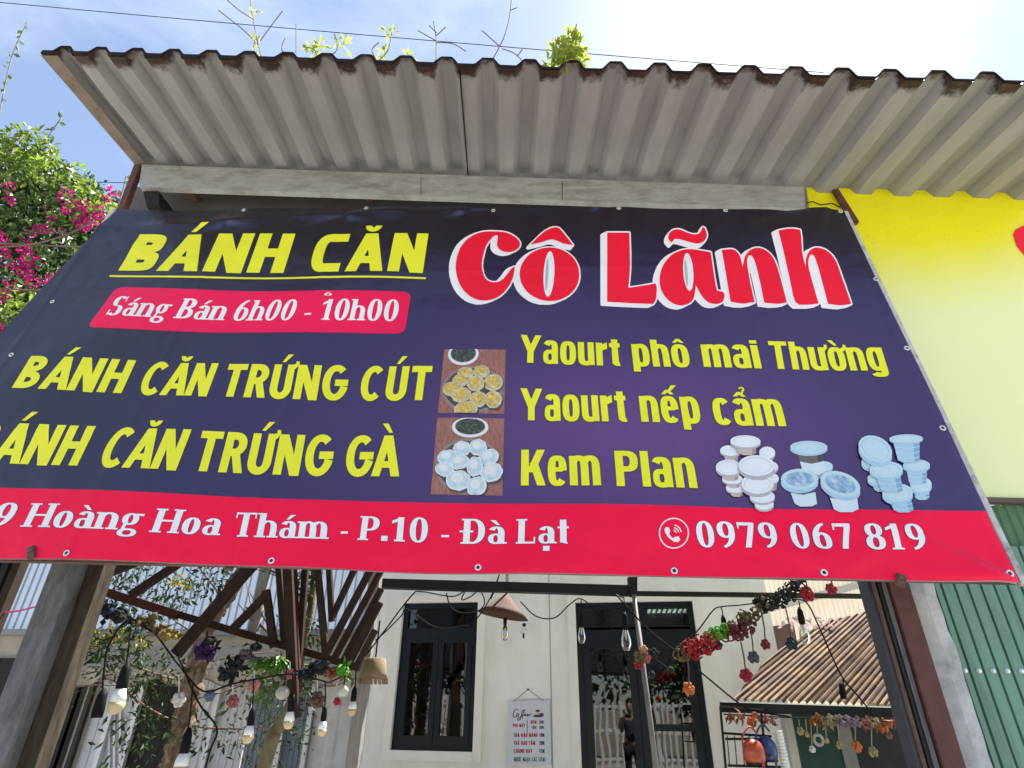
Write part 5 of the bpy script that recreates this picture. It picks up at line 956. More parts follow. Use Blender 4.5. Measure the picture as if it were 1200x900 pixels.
# ------------------------------------------------------------------ weeds rooted in the dirt on the roof lip
def sprig(kind, label, base, segs, lv, ml, n=8, sz=.05):
    off = V((0, 0, 0)); p0 = on_roof(*base); pl = vplane(0, p0.y+.03, 0)
    r_ = thing('roof_weed', label, 'weed', tuple(p0), 'weeds and twigs growing along the tin roof edge'); b = MB()
    for sg in segs: b.tube(poly([pl.at(*q) for q in sg], 4), [.0035]*((len(sg)-1)*4+1), 5)
    b.build('stem', mat('twig', (.14, .1, .07), rough=.9, var=.4), r_)
    if lv:
        b = MB()
        for px, py, s_, k in lv: leaves(b, pl.at(px, py), (s_, s_, s_), k, sz, sz*.42, r8, droop=-.2)
        b.build('leaves', ml, r_)
m_lime = mat('sprig_lime', (.3, .36, .05), rough=.4, var=.35, scale=6, transl=.55); m_pale = mat('sprig_pale', (.36, .38, .16), rough=.5, var=.3, transl=.5)
sprig(0, 'bare forked twig with few pale buds on the left part of the roof edge', (300, 72), [[(306, 66), (300, 40), (293, 0)], [(302, 52), (285, 35), (256, 12)], [(305, 48), (318, 30), (331, 13)], [(296, 22), (280, 12), (262, -4)]], [(300, 48, .03, 14), (298, 15, .03, 10), (303, 58, .02, 6)], m_pale)
sprig(0, 'small leafy weed between the forked twig and the dark stalk', (372, 70), [[(340, 66), (330, 58), (334, 45)], [(372, 68), (368, 58), (355, 55)], [(385, 66), (395, 58), (392, 40)], [(347, 62), (347, 28)]], [(366, 58, .035, 22), (378, 54, .03, 14), (402, 52, .04, 18)], m_lime)
sprig(0, 'dark bent stalk with a green tip on the roof edge', (445, 71), [[(445, 70), (455, 58), (459, 38)], [(440, 69), (436, 58), (444, 50)]], [(457, 38, .03, 20), (447, 60, .03, 12), (482, 68, .03, 14)], m_lime)
sprig(0, 'thin bare cross shaped twig on the roof edge', (511, 72), [[(511, 71), (511, 45), (508, 25)], [(511, 48), (490, 36)], [(511, 42), (522, 32)], [(511, 50), (530, 51), (546, 60)], [(511, 38), (503, 30)]], [], None)
sprig(0, 'tall thin bare twig leaning over the roof edge past the wire', (577, 73), [[(577, 70), (590, 45), (597, 20), (600, -8)], [(585, 54), (565, 36)], [(588, 57), (602, 62), (613, 72)], [(598, 12), (606, 9)], [(606, 66), (612, 58)]], [], None)
sprig(0, 'bushy bright green weed with orange tips on the roof edge', (662, 77), [[(662, 78), (668, 55), (676, 28)], [(655, 78), (650, 60), (648, 45)], [(660, 78), (660, 50)], [(640, 78), (636, 70)]], [(668, 62, .055, 70), (672, 48, .05, 60), (655, 72, .05, 50), (662, 70, .05, 50), (678, 55, .045, 40), (649, 55, .03, 24), (680, 70, .04, 34), (642, 72, .03, 14)], m_lime, sz=.062)
b = MB(); 
# ------------------------------------------------------------------ overhead wires
for nm, a, c, sag, r_, lb in (('overhead_wire', atY(-40, -1, 6), atY(965, 85, 6), .05, .007, 'black overhead wire crossing the sky above the tin roof'), ('overhead_wire', atY(-30, 238, 7), atY(170, 240, 7), .02, .007, 'black wire low in front of the bougainvillea, lower of the pair'), ('overhead_wire', atY(-30, 205, 7), atY(170, 214, 7), .05, .006, 'thin wire above the bougainvillea beside the roof corner')):
    b = MB(); b.tube(bez(a, c, sag, 20), r_, 5); tag(b.build(nm, m_cable), lb, 'wire')
# ------------------------------------------------------------------ string lights
m_led = mat('led_dome', (.62, .52, .3), rough=.35, transl=.3); m_ledw = mat('led_collar', (.7, .7, .68), rough=.35)
def string_light(label, Yd, path, bulbs, r=.0052):
    s_ = thing('string_light', label, 'string light', tuple(atY(*path[0], Yd)), 'strings of bulbs hung in the yard'); b = MB(); b.tube(poly([atY(*q, Yd) for q in path], 5), r, 6); b.build('cable', m_cable, s_, smooth=True)
    for kind, tx, ty, x, y, k in bulbs:
        k *= .88
        p = atY(x, y, Yd); t = atY(tx, ty, Yd); b = MB(); b.tube([t, t.lerp(p, .5)+V((.004, 0, 0)), p], r*.8, 6); b.build('drop_cord', m_cable, s_)
        d = (t-p).normalized()*.3+V((0, 0, 1)); d.normalize()
        b = MB(); b.lathe(p, [(.008*k, .05*k), (.02*k, .02*k), (.024*k, -.03*k), (.022*k, -.062*k), (.0001, -.062*k)], 10, d); so_ = b.build('socket', m_cable, s_, smooth=True)
        if kind == 'led':
            b = MB(); b.lathe(p-d*.06*k, [(.022*k, 0), (.031*k, -.03*k), (.033*k, -.055*k), (.0001, -.055*k)], 12, d); b.build('bulb_collar', m_ledw, so_, smooth=True)
            b = MB(); b.lathe(p-d*.113*k, [(.033*k, 0), (.034*k, -.018*k), (.024*k, -.042*k), (.0005, -.05*k)], 12, d); b.build('bulb', m_led, so_, smooth=True)
        elif kind == 'clear':
            b = MB(); b.lathe(p-d*.06*k, [(.015*k, 0), (.02*k, -.02*k), (.033*k, -.07*k), (.034*k, -.1*k), (.02*k, -.135*k), (.0005, -.14*k)], 14, d); b.build('bulb', bulbglass(), so_, smooth=True)
            b = MB(); b.tube([p-d*.06*k, p-d*.1*k, p-d*.125*k], [.006*k, .009*k, .004*k], 6); b.build('filament', mat('filament_pale', (.75, .62, .4), rough=.4), so_)
string_light('black cable with two dark sockets and white led bulb by the grey post', 3.3, [(150, 727), (140, 735), (126, 760), (121, 795)], [('led', 153, 735, 146, 790, 1.25), ('none', 121, 790, 118, 822, 1.3)])
string_light('long black cable with led bulbs sagging from the dark rack to the tree', 3.7, [(182, 742), (210, 780), (238, 810), (270, 802), (305, 795), (345, 790), (385, 800)], [('led', 226, 800, 219, 866, 1.25), ('led', 297, 797, 295, 838, .95), ('led', 343, 790, 342, 822, .95), ('led', 381, 800, 380, 835, .8)])
string_light('lower black cable hanging on the left, bent down to the yard floor', 3.75, [(205, 760), (232, 822), (254, 853), (246, 880), (238, 910)], [])
string_light('thin cable with led bulb at the corner post of the cafe', 4.4, [(385, 800), (405, 790), (425, 772), (450, 740), (474, 708), (487, 693)], [('led', 417, 783, 415, 812, .95)])
string_light('black cable with a clear bulb in front of the door, left of the pole', 4.9, [(610, 705), (628, 722), (650, 724), (668, 708), (682, 702), (704, 722), (722, 742)], [('clear', 681, 702, 681, 726, 1.0)])
string_light('single clear bulb on a thin cord before the glass door', 4.7, [(722, 697), (729, 700), (731, 700)], [('clear', 731, 700, 732, 726, 1.25)])
string_light('black cable rising from the pole to the crochet garland', 4.6, [(790, 762), (815, 742), (835, 716), (845, 711), (868, 709), (890, 706)], [('none', 845, 711, 848, 728, 1.0)])
string_light('black cable with clear bulb and dark socket across the shed roof', 4.3, [(928, 702), (945, 706), (960, 735), (985, 790), (1005, 815), (1024, 838)], [('clear', 936, 704, 938, 720, 1.1), ('none', 988, 795, 987, 808, 1.0)])
string_light('grey white cord running from the pole down to the shed eave', 4.5, [(722, 697), (760, 738), (790, 762), (830, 795), (858, 818), (880, 832), (926, 840)], [], .006)
for lb, pts in (('tangled loose black wires above the cafe window', [(487, 693), (500, 694), (530, 699), (545, 692), (553, 684)]), ('loop of wire hanging beside the straw hat lamp', [(545, 693), (541, 703), (552, 699), (562, 692), (568, 706), (560, 716), (540, 718), (528, 710), (523, 695)]), ('thin wire from the rack to the window top', [(434, 755), (450, 742), (470, 722), (478, 714), (510, 735), (540, 734), (556, 728), (575, 700), (584, 676)]), ('wire rising behind the banner above the hat lamp', [(575, 702), (580, 690), (586, 670)])):
    b = MB(); b.tube(poly([atY(*q, 5.3) for q in pts], 5), .0055, 5); tag(b.build('loose_wire', m_cable), lb, 'wire')
# fringed lamp shade at the corner
fl = thing('fringed_shade', 'small tan fringed cloth shade hanging at the corner of the cafe', 'lamp shade', tuple(atY(440, 805, 4.5)))
p = atY(440, 772, 4.5); b = MB(); b.lathe(p, [(.06, 0.005), (.075, .0), (.09, -.09), (.095, -.125)], 16); b.build('shade', mat('tan_cloth', (.22, .17, .1), rough=.95, var=.25, transl=.2), fl, smooth=True)
b = MB()
for k in range(20):
    a = 2*math.pi*k/20; q = p+V((.094*math.cos(a), .094*math.sin(a), -.122)); b.tube([q, q+V((.004, 0, -.035))], .008, 5)
b.build('fringe', mat('tan_cloth', (.36, .28, .16)), fl)
b = MB(); b.tube([p, p+V((0, 0, .25))], .006, 5); b.build('cord', m_cable, fl)
# ------------------------------------------------------------------ crochet garlands and hanging flowers
def flower_mesh(mb, c, r_, n=6, rr=RNG, depth=.4):
    for k in range(n):
        a = 2*math.pi*k/n+rr.random()*.3; mb.ball(c+V((math.cos(a)*r_*.62, rr.uniform(-.2, .2)*r_, math.sin(a)*r_*.62)), r_*.46, 7, 5, (1, depth+.2, 1))
    mb.ball(c-V((0, r_*.3, 0)), r_*.36, 7, 5)
wool = lambda nm, c: mat('wool_'+nm, c, rough=.95, var=.45, scale=35, bump=.9, bscale=130)
m_wr, m_wg, m_wb, m_wk, m_wv, m_wgr = wool('red', (.28, .012, .02)), wool('olive', (.1, .075, .035)), wool('brown', (.09, .05, .035)), wool('charcoal', (.022, .024, .026)), wool('violet', (.035, .016, .065)), wool('green', (.08, .3, .02))
CY = 4.5
gl = thing('crochet_garland', 'crochet garland of dark, red and green knots swooping from the door pole to the banner', 'garland', tuple(atY(800, 765, CY)))
r9 = random.Random(9)
def chunk(par, name, m, path, w0, n):
    pts = poly([atY(*q, CY) for q in path], 6); b = MB()
    for k in range(n):
        p = pts[r9.randrange(len(pts))]; b.ball(p+V((r9.uniform(-1, 1), r9.uniform(-1, 1), r9.uniform(-1.2, .8)))*w0, r9.uniform(.009, .02), 6, 5, (1, .7, 1))
    for k in range(n//2):
        p = pts[r9.randrange(len(pts))]+V((r9.uniform(-1, 1), r9.uniform(-.6, .6), r9.uniform(-1, 1)))*w0; a = r9.uniform(0, 3); 
        b.tube([p+V((math.cos(a+t)*.024, .01*math.sin(3*t), math.sin(a+t)*.024)) for t in (0, .8, 1.6, 2.4, 3.2, 4, 4.8, 5.6)], .006, 5)
    b.build(name, m, par, smooth=True)
chunk(gl, 'dark_section', m_wk, [(936, 686), (922, 694), (905, 704), (892, 708)], .045, 70); chunk(gl, 'brown_section', m_wg, [(896, 706), (884, 716), (872, 724)], .04, 40); chunk(gl, 'maroon_section', wool('maroon', (.12, .02, .025)), [(876, 730), (864, 738), (852, 740)], .05, 50)
chunk(gl, 'green_section', m_wgr, [(850, 738), (840, 743), (832, 748)], .035, 34); chunk(gl, 'red_section', m_wr, [(833, 752), (822, 757), (812, 762)], .055, 70); chunk(gl, 'olive_section', m_wg, [(808, 762), (800, 767), (795, 765)], .035, 24)
b = MB(); b.tube(poly([atY(*q, CY) for q in ((945, 678), (930, 690), (900, 708), (870, 732), (830, 752), (790, 766))], 5), .008, 5); b.build('core_cord', m_cable, gl)
GD = 'crochet flowers hanging on cords by the cafe'
for nm, x0, y0, x, y, r_, c in (('red crochet flower under the banner, left of the small red one', 944, 680, 946, 696, .055, m_wr), ('small narrow red crochet flower under the banner beside the right rail', 974, 680, 974, 690, .042, m_wr), ('dark red crochet flower hanging lowest left of the shed roof', 868, 752, 874, 791, .045, wool('crimson', (.24, .01, .03))), ('grey blue crochet flower hanging above the shed roof', 878, 730, 883, 770, .042, wool('slate', (.05, .065, .085))),
                        ('small dark red crochet flower in the middle of the hanging row', 892, 715, 897, 755, .036, wool('wine', (.15, .01, .025))), ('dark slate crochet flower near the clear bulb over the shed', 920, 710, 928, 754, .046, wool('ink', (.03, .04, .055))), ('orange crochet flower hanging before the right door leaf', 805, 765, 807, 807, .042, wool('orange', (.45, .12, .03))), ('charcoal crochet flower beside the pole', 836, 742, 841, 756, .034, m_wk)):
    p = atY(x, y, CY-.02); f = thing('crochet_flower', nm, 'flower', tuple(p), GD); b = MB(); b.tube([atY(x0, y0, CY-.02), p.lerp(atY(x0, y0, CY-.02), .5)+V((.006, 0, 0)), p], .0055, 5); b.build('cord', mat('cord_brown', (.07, .035, .03)), f)
    b = MB(); flower_mesh(b, p, r_, 6, r9); b.build('petals', c, f, smooth=True)
# little bouquet on the pole
bq = thing('dried_bouquet', 'small bouquet of pale and red crochet flowers tied to the grey pole', 'bouquet', tuple(atY(755, 770, 4.85)))
for x, y, r_, c in ((750, 770, .05, m_wg), (757, 771, .04, wool('rose', (.35, .08, .1))), (754, 762, .035, wool('peach', (.4, .22, .13))), (748, 779, .035, m_wr), (766, 766, .04, m_wk)):
    b = MB(); flower_mesh(b, atY(x, y, 4.85), r_, 5, r9); b.build('blossom', c, bq, smooth=True)
b = MB()
for x, y in ((764, 790), (786, 785)): b.tube([atY(762, 768, 4.85), atY(x, y, 4.85)], .004, 5); b.ball(atY(x, y, 4.85), .025, 7, 5)
b.build('pendant', m_wk, bq)
# left hand garlands below the rack
lg = 'knitted garlands and ornaments under the dark rack'
def blob(name, label, Yd, spec, cat='garland', cord=None):
    f = thing(name, label, cat, tuple(atY(*spec[0][:2], Yd)), lg)
    for x, y, w_, n, m in spec:
        b = MB()
        for k in range(n): b.ball(atY(x+r9.uniform(-1, 1)*w_, y+r9.uniform(-1, 1)*w_*.7, Yd+r9.uniform(-.05, .05)), r9.uniform(.008, .019), 6, 5, (1, .8, 1))
        for k in range(n//3):
            p = atY(x+r9.uniform(-1, 1)*w_*1.2, y+r9.uniform(-1, 1)*w_, Yd); d = rvec(r9); b.leaf(p, d, rvec(r9), .06, .035)
        b.build('knot', m, f, smooth=True)
    if cord: b = MB(); b.tube(poly([atY(*q, Yd) for q in cord], 4), .006, 5); b.build('cord', m_cable, f)
blob('knitted_garland', 'dark navy knitted garland hanging from the bar by the timber post', 3.7, [(112, 707, 9, 50, wool('navy', (.025, .035, .055))), (125, 714, 10, 50, wool('navy', (.025, .035, .055))), (140, 722, 9, 36, m_wk)], cord=[(100, 690), (120, 705), (150, 722), (178, 740)])
blob('knitted_garland', 'olive and yellow leafy knots at the end of the reddish bar', 3.75, [(172, 728, 10, 34, m_wg), (186, 738, 7, 22, m_wg), (200, 744, 8, 26, wool('mustard', (.2, .15, .03)))])
blob('knitted_garland', 'violet knitted bunch hanging on the leaning tree', 3.8, [(240, 764, 10, 60, m_wv), (246, 752, 6, 24, m_wk), (252, 778, 5, 16, wool('pale', (.42, .4, .36)))], cord=[(243, 740), (241, 764)])
blob('knitted_garland', 'charcoal knitted chain sagging left of the green plant', 3.85, [(265, 790, 8, 34, m_wk), (278, 780, 8, 34, m_wk), (290, 768, 7, 28, wool('smoke', (.07, .06, .08))), (300, 758, 5, 18, m_wk)], cord=[(255, 795), (280, 780), (304, 752)])
blob('knitted_garland', 'charcoal knitted chain sagging right of the green plant', 3.85, [(358, 790, 7, 30, m_wk), (370, 784, 7, 26, m_wk), (380, 779, 5, 18, m_wk)], cord=[(345, 785), (362, 790), (385, 776)])
blob('knitted_garland', 'green and red knitted leaves near the corner post', 3.9, [(400, 786, 7, 26, m_wgr), (386, 788, 6, 22, wool('rust', (.22, .06, .03))), (408, 792, 5, 18, m_wg)])
GO = 'little ornaments hung under the dark rack'
for lb, x, y, r_, c, y0 in (('pink crochet flower left of the green plant', 298, 802, .05, wool('pink', (.4, .17, .15)), 785), ('dusky rose crochet flower hanging on the cable right of the tree', 273, 822, .05, wool('dusk', (.25, .07, .08)), 800), ('blue grey crochet flower beside the tree trunk', 246, 815, .045, wool('steel', (.1, .13, .2)), 800), ('rosy crochet flower above the pale glass globe', 340, 790, .04, wool('rose', (.35, .08, .1)), 775), ('brown bell of knotted wool right of the glass globe', 372, 820, .06, m_wb, 790), ('red crochet heart near the corner post', 395, 822, .03, m_wr, 800), ('white knitted ghost shape hanging left of the tree', 210, 820, .055, wool('white', (.55, .54, .5)), 790)):
    p = atY(x, y, 3.85); f = thing('crochet_flower', lb, 'ornament', tuple(p), GO); b = MB(); flower_mesh(b, p, r_*.72, 6, r9, .5); b.build('petals', c, f, smooth=True)
    b = MB(); b.tube([atY(x, y0, 3.85), p], .004, 5); b.build('cord', mat('cord_white', (.5, .48, .44)), f)
for lb, x, y, r_ in (('pale glass globe ornament left of the bar end', 331, 812, .05), ('clear glass globe ornament near the corner post', 402, 810, .042)):
    p = atY(x, y, 3.85); f = thing('glass_globe', lb, 'ornament', tuple(p), GO); b = MB(); b.ball(p, r_*.8, 14, 9, (1, 1, .9)); b.build('globe', mat('frosted_glass', (.5, .52, .46), rough=.2, transl=.5), f, smooth=True); b = MB(); b.tube([p, p+V((0, 0, .16))], .004, 5); b.build('cord', m_cable, f)
# ------------------------------------------------------------------ SHED with corrugated roof, right
SE = vplane(0, 5.0, 2); e0, e1 = SE.at(838, 826), SE.at(1072, 832)
shed = thing('garden_shed', 'low shed with rusty tan corrugated roof and dark eave right of the cafe', 'shed', (e0.x, e0.y, 0))
up = V((.3, .86, .0)).normalized()*math.cos(rad(27)) + V((0, 0, math.sin(rad(27)))); sn = (e1-e0).cross(up).normalized()
def on_shed(px, py): r = ray(px, py); return CAM + r*((e0-CAM).dot(sn)/r.dot(sn))
ribd = (on_shed(972, 729)-on_shed(868, 814)).normalized(); ribl = 0
q = [on_shed(858, 822), on_shed(1047, 829), on_shed(1047, 771), on_shed(1025, 716), on_shed(972, 729), on_shed(905, 768)]
lat = sn.cross(ribd).normalized(); o = on_shed(860, 822)
PP = [((p-o).dot(lat), (p-o).dot(ribd)) for p in q]
def span(l):
    xs = []
    for (a0, b0), (a1, b1) in zip(PP, PP[1:]+PP[:1]):
        if (a0-l)*(a1-l) < 0: t = (l-a0)/(a1-a0); xs.append(b0+(b1-b0)*t)
    return (min(xs), max(xs)) if len(xs) >= 2 else None
ls = [p[0] for p in PP]; l0, l1 = min(ls), max(ls); b = MB(); n = int((l1-l0)/.0105); prev = None; vs = []; fs = []
m_shed = mat('rusty_tan_tin', (.15, .09, .042), rough=.9, var=.55, scale=5, stain=(.06, .027, .013), samt=.52, sscale=4.5, bump=.3); off = sn if sn.z > 0 else -sn
for i in range(n+1):
    s_ = span(l0+.002+(l1-l0-.004)*i/n)
    if not s_: continue
    h = (.0, .019, .025, .019)[i % 4]*r9.uniform(.8, 1.25)
    for k in range(7): vs.append(o + lat*(l0+.002+(l1-l0-.004)*i/n) + ribd*(s_[0]+(s_[1]-s_[0])*k/6) + off*h)
m_ = len(vs)//7; b.add(vs, [(i*7+k, i*7+7+k, i*7+8+k, i*7+1+k) for i in range(m_-1) for k in range(6)]); b.build('roof', m_shed, shed)
b = MB(); b.prism(SE, [(846, 823), (1046, 829.5), (1046, 840), (846, 835)], .06, .03); b.build('eave_board', m_darkst, shed)
b = MB(); b.prism(SE, [(846, 821.5), (1046, 828), (1046, 829.4), (846, 822.9)], .08, .045); b.build('eave_edge', m_white, shed)
SW = vplane(0, 5.35, 2)
for nm, x0, x1, m in (('wall', 918, 928, mat('shed_pale', (.4, .38, .34), rough=.9)), ('door', 928, 978, mat('dark_green_door', (.02, .045, .035), rough=.5, var=.3)), ('jamb', 978, 994, mat('grey_jamb', (.15, .14, .13))), ('wall', 994, 1110, mat('shed_black', (.022, .024, .024), rough=.8, var=.4))):
    b = MB(); A, B_ = SW.at(x0, 840), SW.at(x1, 840); b.box((A.x, A.y, 0), (B_.x, A.y+.08, A.z+.02)); b.build(nm, m, shed)
# sunlit sheet wall and ochre wall behind the shed
PW = vplane(0, 9.5, 2); pw = thing('sheet_fence', 'sunlit cream translucent ribbed sheet wall behind the shed roof', 'fence', tuple(PW.at(960, 820)))
ribbed('sheet', PW, 880, 1100, 640, 830, .075, .015, mat('cream_sheet', (.42, .38, .3), rough=.5, var=.06, transl=.45), pw)
b = MB(); b.bar(PW.at(905, 712, .1), PW.at(1035, 678, .1), .1, .05, PW.n); b.build('rail', mat('sheet_rail', (.36, .34, .28)), pw)
b = MB(); b.prism(PW, [(880, 738), (930, 730), (936, 762), (880, 800)], .05, .2); tag(b.build('brown_planks', mat('brown_planks', (.075, .04, .03), rough=.8, var=.3)), 'dark brown plank wall piece at the far top of the shed roof', 'wall')
PO = vplane(0, 5.9, 2); b = MB(); b.prism(PO, [(1024, 760), (1046, 760), (1095, 850), (1095, 990), (1024, 990)], .12); tag(b.build('ochre_wall', mat('ochre_plaster', (.36, .29, .17), rough=.9, var=.15, bump=.3)), 'pale ochre plaster wall strip right of the shed roof', 'wall')
pc = thing('pink_creeper', 'faded pink blossom lying on the far ridge of the shed roof', 'plant', tuple(on_shed(960, 735))); b = MB()
for k in range(9): leaves(b, on_shed(950+r9.uniform(-1, 1)*24, 737+r9.uniform(-3, 3)-(0), )+V((0, 0, .06)), (.1, .1, .05), 8, .06, .04, r9)
b.build('blossom', mat('faded_pink', (.4, .3, .3), rough=.9, var=.3, transl=.3), pc)
# dry flower garland and pendants under the eave
ev = thing('dry_flower_garland', 'garland of orange, lilac and cream dried flowers along the shed eave', 'garland', tuple(SE.at(960, 850)))
cols = [wool('ember', (.2, .07, .02)), wool('lilac', (.2, .14, .19)), wool('straw', (.24, .2, .11)), wool('peach', (.28, .16, .1)), wool('dusty', (.2, .07, .07)), wool('orange', (.3, .085, .02))]
segs_ = [(852, 872, 0), (872, 886, 5), (886, 905, 4), (948, 964, 0), (962, 978, 2), (976, 992, 1), (990, 1008, 1), (1006, 1020, 4), (1018, 1030, 2), (1028, 1050, 5), (1044, 1066, 4)]
for x0, x1, ci in segs_:
    b = MB()
    for k in range(16): 
        y = 836+ (x0-850)*.03 + r9.uniform(0, 10); p = SE.at(r9.uniform(x0, x1), y, .09+r9.uniform(-.03, .03)); flower_mesh(b, p, r9.uniform(.012, .022), 4, r9) if k % 2 else b.leaf(p, rvec(r9)-V((0, 0, .5)), rvec(r9), .06, .03)
    b.build('flower_cluster', cols[ci], ev, smooth=True)
b = MB(); b.tube([SE.at(848, 837, .09), SE.at(950, 842, .09), SE.at(1066, 846, .09)], .005, 5); b.build('cord', m_cable, ev)
GH = 'crochet pendants hanging from the shed eave'
for lb, x, y, r_, ci in (('cream crochet pendant, first in the row under the shed eave', 938, 857, .034, 2), ('tan crochet drop right of the first cream pendant', 946, 861, .022, 3), ('grey wreath pendant below the shed eave', 959, 867, .04, 'w'), ('small peach bead pendant next to the grey wreath', 969, 868, .022, 3), ('cream star pendant left of the orange one', 984, 873, .034, 2), ('round orange pendant in the middle of the shed door row', 1004, 875, .044, 5), ('ivory crochet flower right of the round orange pendant', 1023, 881, .042, 2), ('white drop pendant low by the shed door', 952, 878, .028, 'p'), ('pink pendant near the right rail', 1042, 862, .028, 4), ('small cream pendant nearest the right rail', 1066, 868, .026, 2)):
    p = SE.at(x, y, .09); f = thing('crochet_pendant', lb, 'ornament', tuple(p), GH); b = MB(); m = cols[ci] if isinstance(ci, int) else wool('wreath', (.3, .3, .31)) if ci == 'w' else wool('chalk', (.5, .48, .44))
    if ci == 'w':
        pts = [p+V((math.cos(k*.524)*r_*.8, 0, math.sin(k*.524)*r_*.8)) for k in range(13)]; b.tube(pts, r_*.28, 8)
    else: flower_mesh(b, p, r_*.8, 6, r9)
    b.build('body', m, f, smooth=True); b = MB(); b.tube([SE.at(x-2, 843, .09), p+V((0, 0, r_*.8))], .004, 5); b.build('cord', mat('cord_tan', (.25, .17, .1)), f)
# wire rack with helmets
WR = vplane(0, 5.05, 6); wr = thing('wire_rack', 'black wire rack standing against the cafe wall left of the shed', 'rack', tuple(WR.at(870, 905)))
b = MB()
for x0, y0, x1, y1 in ((844, 828, 856, 960), (892, 835, 904, 960), (846, 859, 904, 863), (850, 866, 902, 866), (853, 897, 915, 899), (844, 828, 895, 832)): b.tube([WR.at(x0, y0), WR.at(x1, y1)], .009, 6)
for k in range(6): b.tube([WR.at(852+k*8.5, 862), WR.at(855+k*8.8, 899)], .004, 5)
b.build('frame', m_darkst, wr)
for lb, x, y, r_, col in (('glossy orange helmet hanging on the black wire rack', 883, 879, .076, (.36, .05, .01)), ('glossy blue helmet hanging beside the orange helmet', 898, 876, .072, (.015, .04, .17))):
    p = WR.at(x, y, .09 if x < 890 else .02); f = thing('helmet', lb, 'helmet', tuple(p), 'helmets on the wire rack'); b = MB()
    b.lathe(p-V((0, 0, .05)), [(r_*.8, -.03), (r_*.95, .0), (r_, .03), (r_*.95, .062), (r_*.8, .088), (r_*.55, .108), (r_*.28, .118), (.001, .121)], 22); b.build('shell', mat('helmet_'+('orange' if x < 890 else 'blue'), col, rough=.35, var=.25, coat=.2), f, smooth=True)
    b = MB(); b.lathe(p-V((0, 0, .085)), [(r_*.74, 0), (r_*.86, 0), (r_*.87, .012), (r_*.76, .012)], 18); b.build('rim', m_darkst, f)
    b = MB(); b.prism(WR, [(x-6, y+7), (x+7, y+8), (x+3, y+13), (x-4, y+12)], .05, .12); b.build('visor', mat('visor_dark', (.03, .03, .035), rough=.2), f)
    b = MB(); b.tube(poly([p+V((-r_*.8, -.02, .0)), p+V((-r_*1.0, -.03, .07)), p+V((-r_*.2, -.03, .14)), p+V((r_*.5, -.02, .1))], 5), .007, 5); b.tube(poly([p+V((r_*.3, -r_*.8, -.04)), p+V((r_*.35, -r_*.8, -.13)), p+V((.0, -r_*.6, -.16))], 4), .009, 5); b.build('strap', mat('strap_'+('red' if x < 890 else 'navy'), (.3, .03, .02) if x < 890 else (.03, .04, .1)), f)
# ribbed white hose by the shed door
hs_ = MB(); pts = [SE.at(912+i*.28, 856+i*1.3, .12) for i in range(0, 90)]; hs_.tube(pts, [.026+(.006 if i % 3 == 0 else 0) for i in range(len(pts))], 9); tag(hs_.build('ribbed_hose', mat('white_plastic', (.66, .66, .64), rough=.4), smooth=False), 'white ribbed hose hanging down beside the shed door', 'hose')
# ------------------------------------------------------------------ across the street, seen in the cafe's glass
fen = thing('picket_fence', 'white picket fence along the street, mirrored in the cafe glass', 'fence', (-4, -2.6, 0)); b = MB(); n = 90
for k in range(n): x = -11+k*.16; b.box((x, -2.62, .35), (x+.05, -2.58, 1.72))
b.m = 0; b.build('pickets', m_white, fen)
for z in (.5, 1.05, 1.6): b = MB(); b.box((-11, -2.66, z), (3.4, -2.622, z+.07)); b.build('rail', m_white, fen)
for x in (-8.2, -5.4, -2.6, .2, 3): b = MB(); b.box((x, -2.8, 0), (x+.14, -2.662, 1.85)); b.build('post', m_white, fen)
for i, (x, y, h, lb) in enumerate(((-10.5, -10.5, 5.4, 'broad street tree across the road, mirrored at the left of the window'), (-5.5, -11.2, 4.9, 'second street tree across the road, mirrored in the window'), (-1.0, -11, 5.1, 'third street tree across the road, mirrored in the door'), (4.2, -11.5, 4.6, 'fourth street tree across the road, right of the others'))):
    t = thing('street_tree', lb, 'tree', (x, y, 0), 'trees across the road'); b = MB(); b.tube(poly([V((x, y, 0)), V((x+.1, y, 1.2)), V((x-.05, y, 2.4)), V((x, y, h*.8))], 4), [.16-.008*k for k in range(13)], 8); b.build('trunk', m_bark, t, smooth=True)
    b = MB()
    for k in range(9): leaves(b, (x+r9.uniform(-1.7, 1.7), y+r9.uniform(-1, 1), h*.62+r9.uniform(-1.1, 1.1)), (1.1, 1, .9), 170, .26, .16, r9)
    b.build('crown', m_leafd, t)
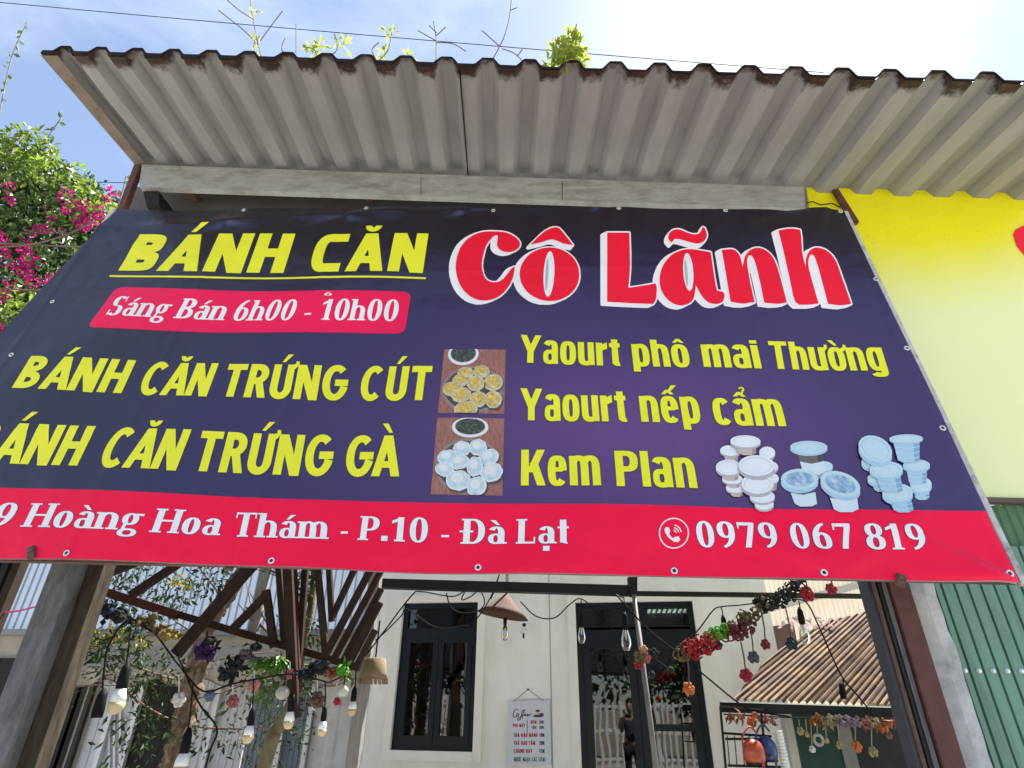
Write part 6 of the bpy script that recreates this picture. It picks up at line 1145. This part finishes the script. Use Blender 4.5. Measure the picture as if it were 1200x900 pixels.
# ------------------------------------------------------------------ the photographer, mirrored in the door
pr = thing('person', 'person in dark blue shirt holding up a phone, mirrored in the cafe door', 'person', (.02, -.42, 0))
def skin(name, verts, edges, radii, m, parent, sub=2, root=0):
    off = WLOC[parent.name]; me = bpy.data.meshes.new(name); me.from_pydata([tuple(V(v)-off) for v in verts], edges, []); o = bpy.data.objects.new(name, me); COL.objects.link(o); o.parent = parent; WLOC[o.name] = off
    md = o.modifiers.new('skin', 'SKIN'); md.use_smooth_shade = True
    for i, r in enumerate(radii): me.skin_vertices[0].data[i].radius = (r, r) if not isinstance(r, tuple) else r
    for i in range(len(verts)): me.skin_vertices[0].data[i].use_root = (i == root)
    s_ = o.modifiers.new('sub', 'SUBSURF'); s_.levels = sub; s_.render_levels = sub; me.materials.append(m); return o
X, Yp = .02, -.42
vb = [(X, Yp, .93), (X, Yp, 1.08), (X, Yp+.0, 1.28), (X, Yp, 1.4), (X, Yp+.01, 1.47), (X, Yp+.03, 1.56), (X, Yp+.03, 1.66),
      (X-.1, Yp, .86), (X-.11, Yp+.02, .48), (X-.11, Yp, .1), (X-.12, Yp+.14, .04), (X+.1, Yp, .86), (X+.11, Yp+.02, .48), (X+.11, Yp, .1), (X+.12, Yp+.14, .04),
      (X-.17, Yp, 1.37), (X-.22, Yp+.08, 1.15), (X-.13, Yp+.27, 1.36), (X-.095, Yp+.32, 1.42), (X+.17, Yp, 1.37), (X+.22, Yp+.08, 1.15), (X+.13, Yp+.27, 1.36), (X+.095, Yp+.32, 1.42)]
eb = [(0, 1), (1, 2), (2, 3), (3, 4), (4, 5), (5, 6), (0, 7), (7, 8), (8, 9), (9, 10), (0, 11), (11, 12), (12, 13), (13, 14), (3, 15), (15, 16), (16, 17), (17, 18), (3, 19), (19, 20), (20, 21), (21, 22)]
rb = [(.15, .11), (.14, .1), (.16, .11), (.12, .09), .055, .085, .08, .085, .06, .045, .035, .085, .06, .045, .035, .06, .045, .035, .035, .06, .045, .035, .035]
m_skin = mat('skin', (.42, .25, .17), rough=.55, var=.05); body = skin('body', vb, eb, rb, m_skin, pr)
sv = [vb[i] for i in (0, 1, 2, 3, 15, 16, 19, 20)]; skin('shirt', sv, [(0, 1), (1, 2), (2, 3), (3, 4), (4, 5), (3, 6), (6, 7)], [(.165, .125), (.16, .12), (.18, .13), (.135, .105), .075, .062, .075, .062], mat('dark_blue_cloth', (.035, .05, .085), rough=.9), pr)
skin('trousers', [vb[i] for i in (0, 7, 8, 9, 11, 12, 13)], [(0, 1), (1, 2), (2, 3), (0, 4), (4, 5), (5, 6)], [(.16, .12), .1, .075, .06, .1, .075, .06], mat('dark_trousers', (.03, .03, .035), rough=.9), pr)
b = MB(); b.ball((X, Yp+.015, 1.655), .108, 14, 10, (.92, 1.05, .98)); b.build('hair', mat('black_hair', (.012, .01, .009), rough=.6), pr, smooth=True)
b = MB(); b.ball((X, Yp+.06, 1.62), .088, 14, 10, (.85, .95, 1.15)); b.ball((X, Yp+.15, 1.61), .016, 8, 6, (.8, 1, 1.3)); b.build('face', m_skin, pr, smooth=True)
b = MB()
for s_ in (-1, 1): b.ball((X+s_*.032, Yp+.138, 1.64), .012, 8, 6)
b.build('eyes', mat('eye_dark', (.03, .02, .015), rough=.2), pr, smooth=True)
for s_ in (-1, 1):      # fingers round the phone
    vs = []; es = []; rs = []
    for k in range(4):
        z = 1.40+.022*k; i0 = len(vs); vs += [(X+s_*.09, Yp+.325, z), (X+s_*.088, Yp+.365, z+.004), (X+s_*.075, Yp+.385, z+.006)]; es += [(i0, i0+1), (i0+1, i0+2)]; rs += [.011, .009, .008]
        b = MB(); b.tube([V(q) for q in vs[-3:]], [.011, .009, .008], 7); b.build('finger', m_skin, pr, smooth=True)
    b = MB(); b.tube([(X+s_*.085, Yp+.31, 1.43), (X+s_*.06, Yp+.345, 1.455), (X+s_*.04, Yp+.35, 1.46)], [.013, .011, .009], 7); b.build('thumb', m_skin, pr, smooth=True)
phn = MB(); phn.box((X-.075, Yp+.362, 1.405), (X+.075, Yp+.371, 1.48)); tag(phn.build('phone', mat('phone_black', (.015, .015, .017), rough=.25)), 'black phone held up in both hands, seen only mirrored in the door', 'phone')
bpy.context.view_layer.update()
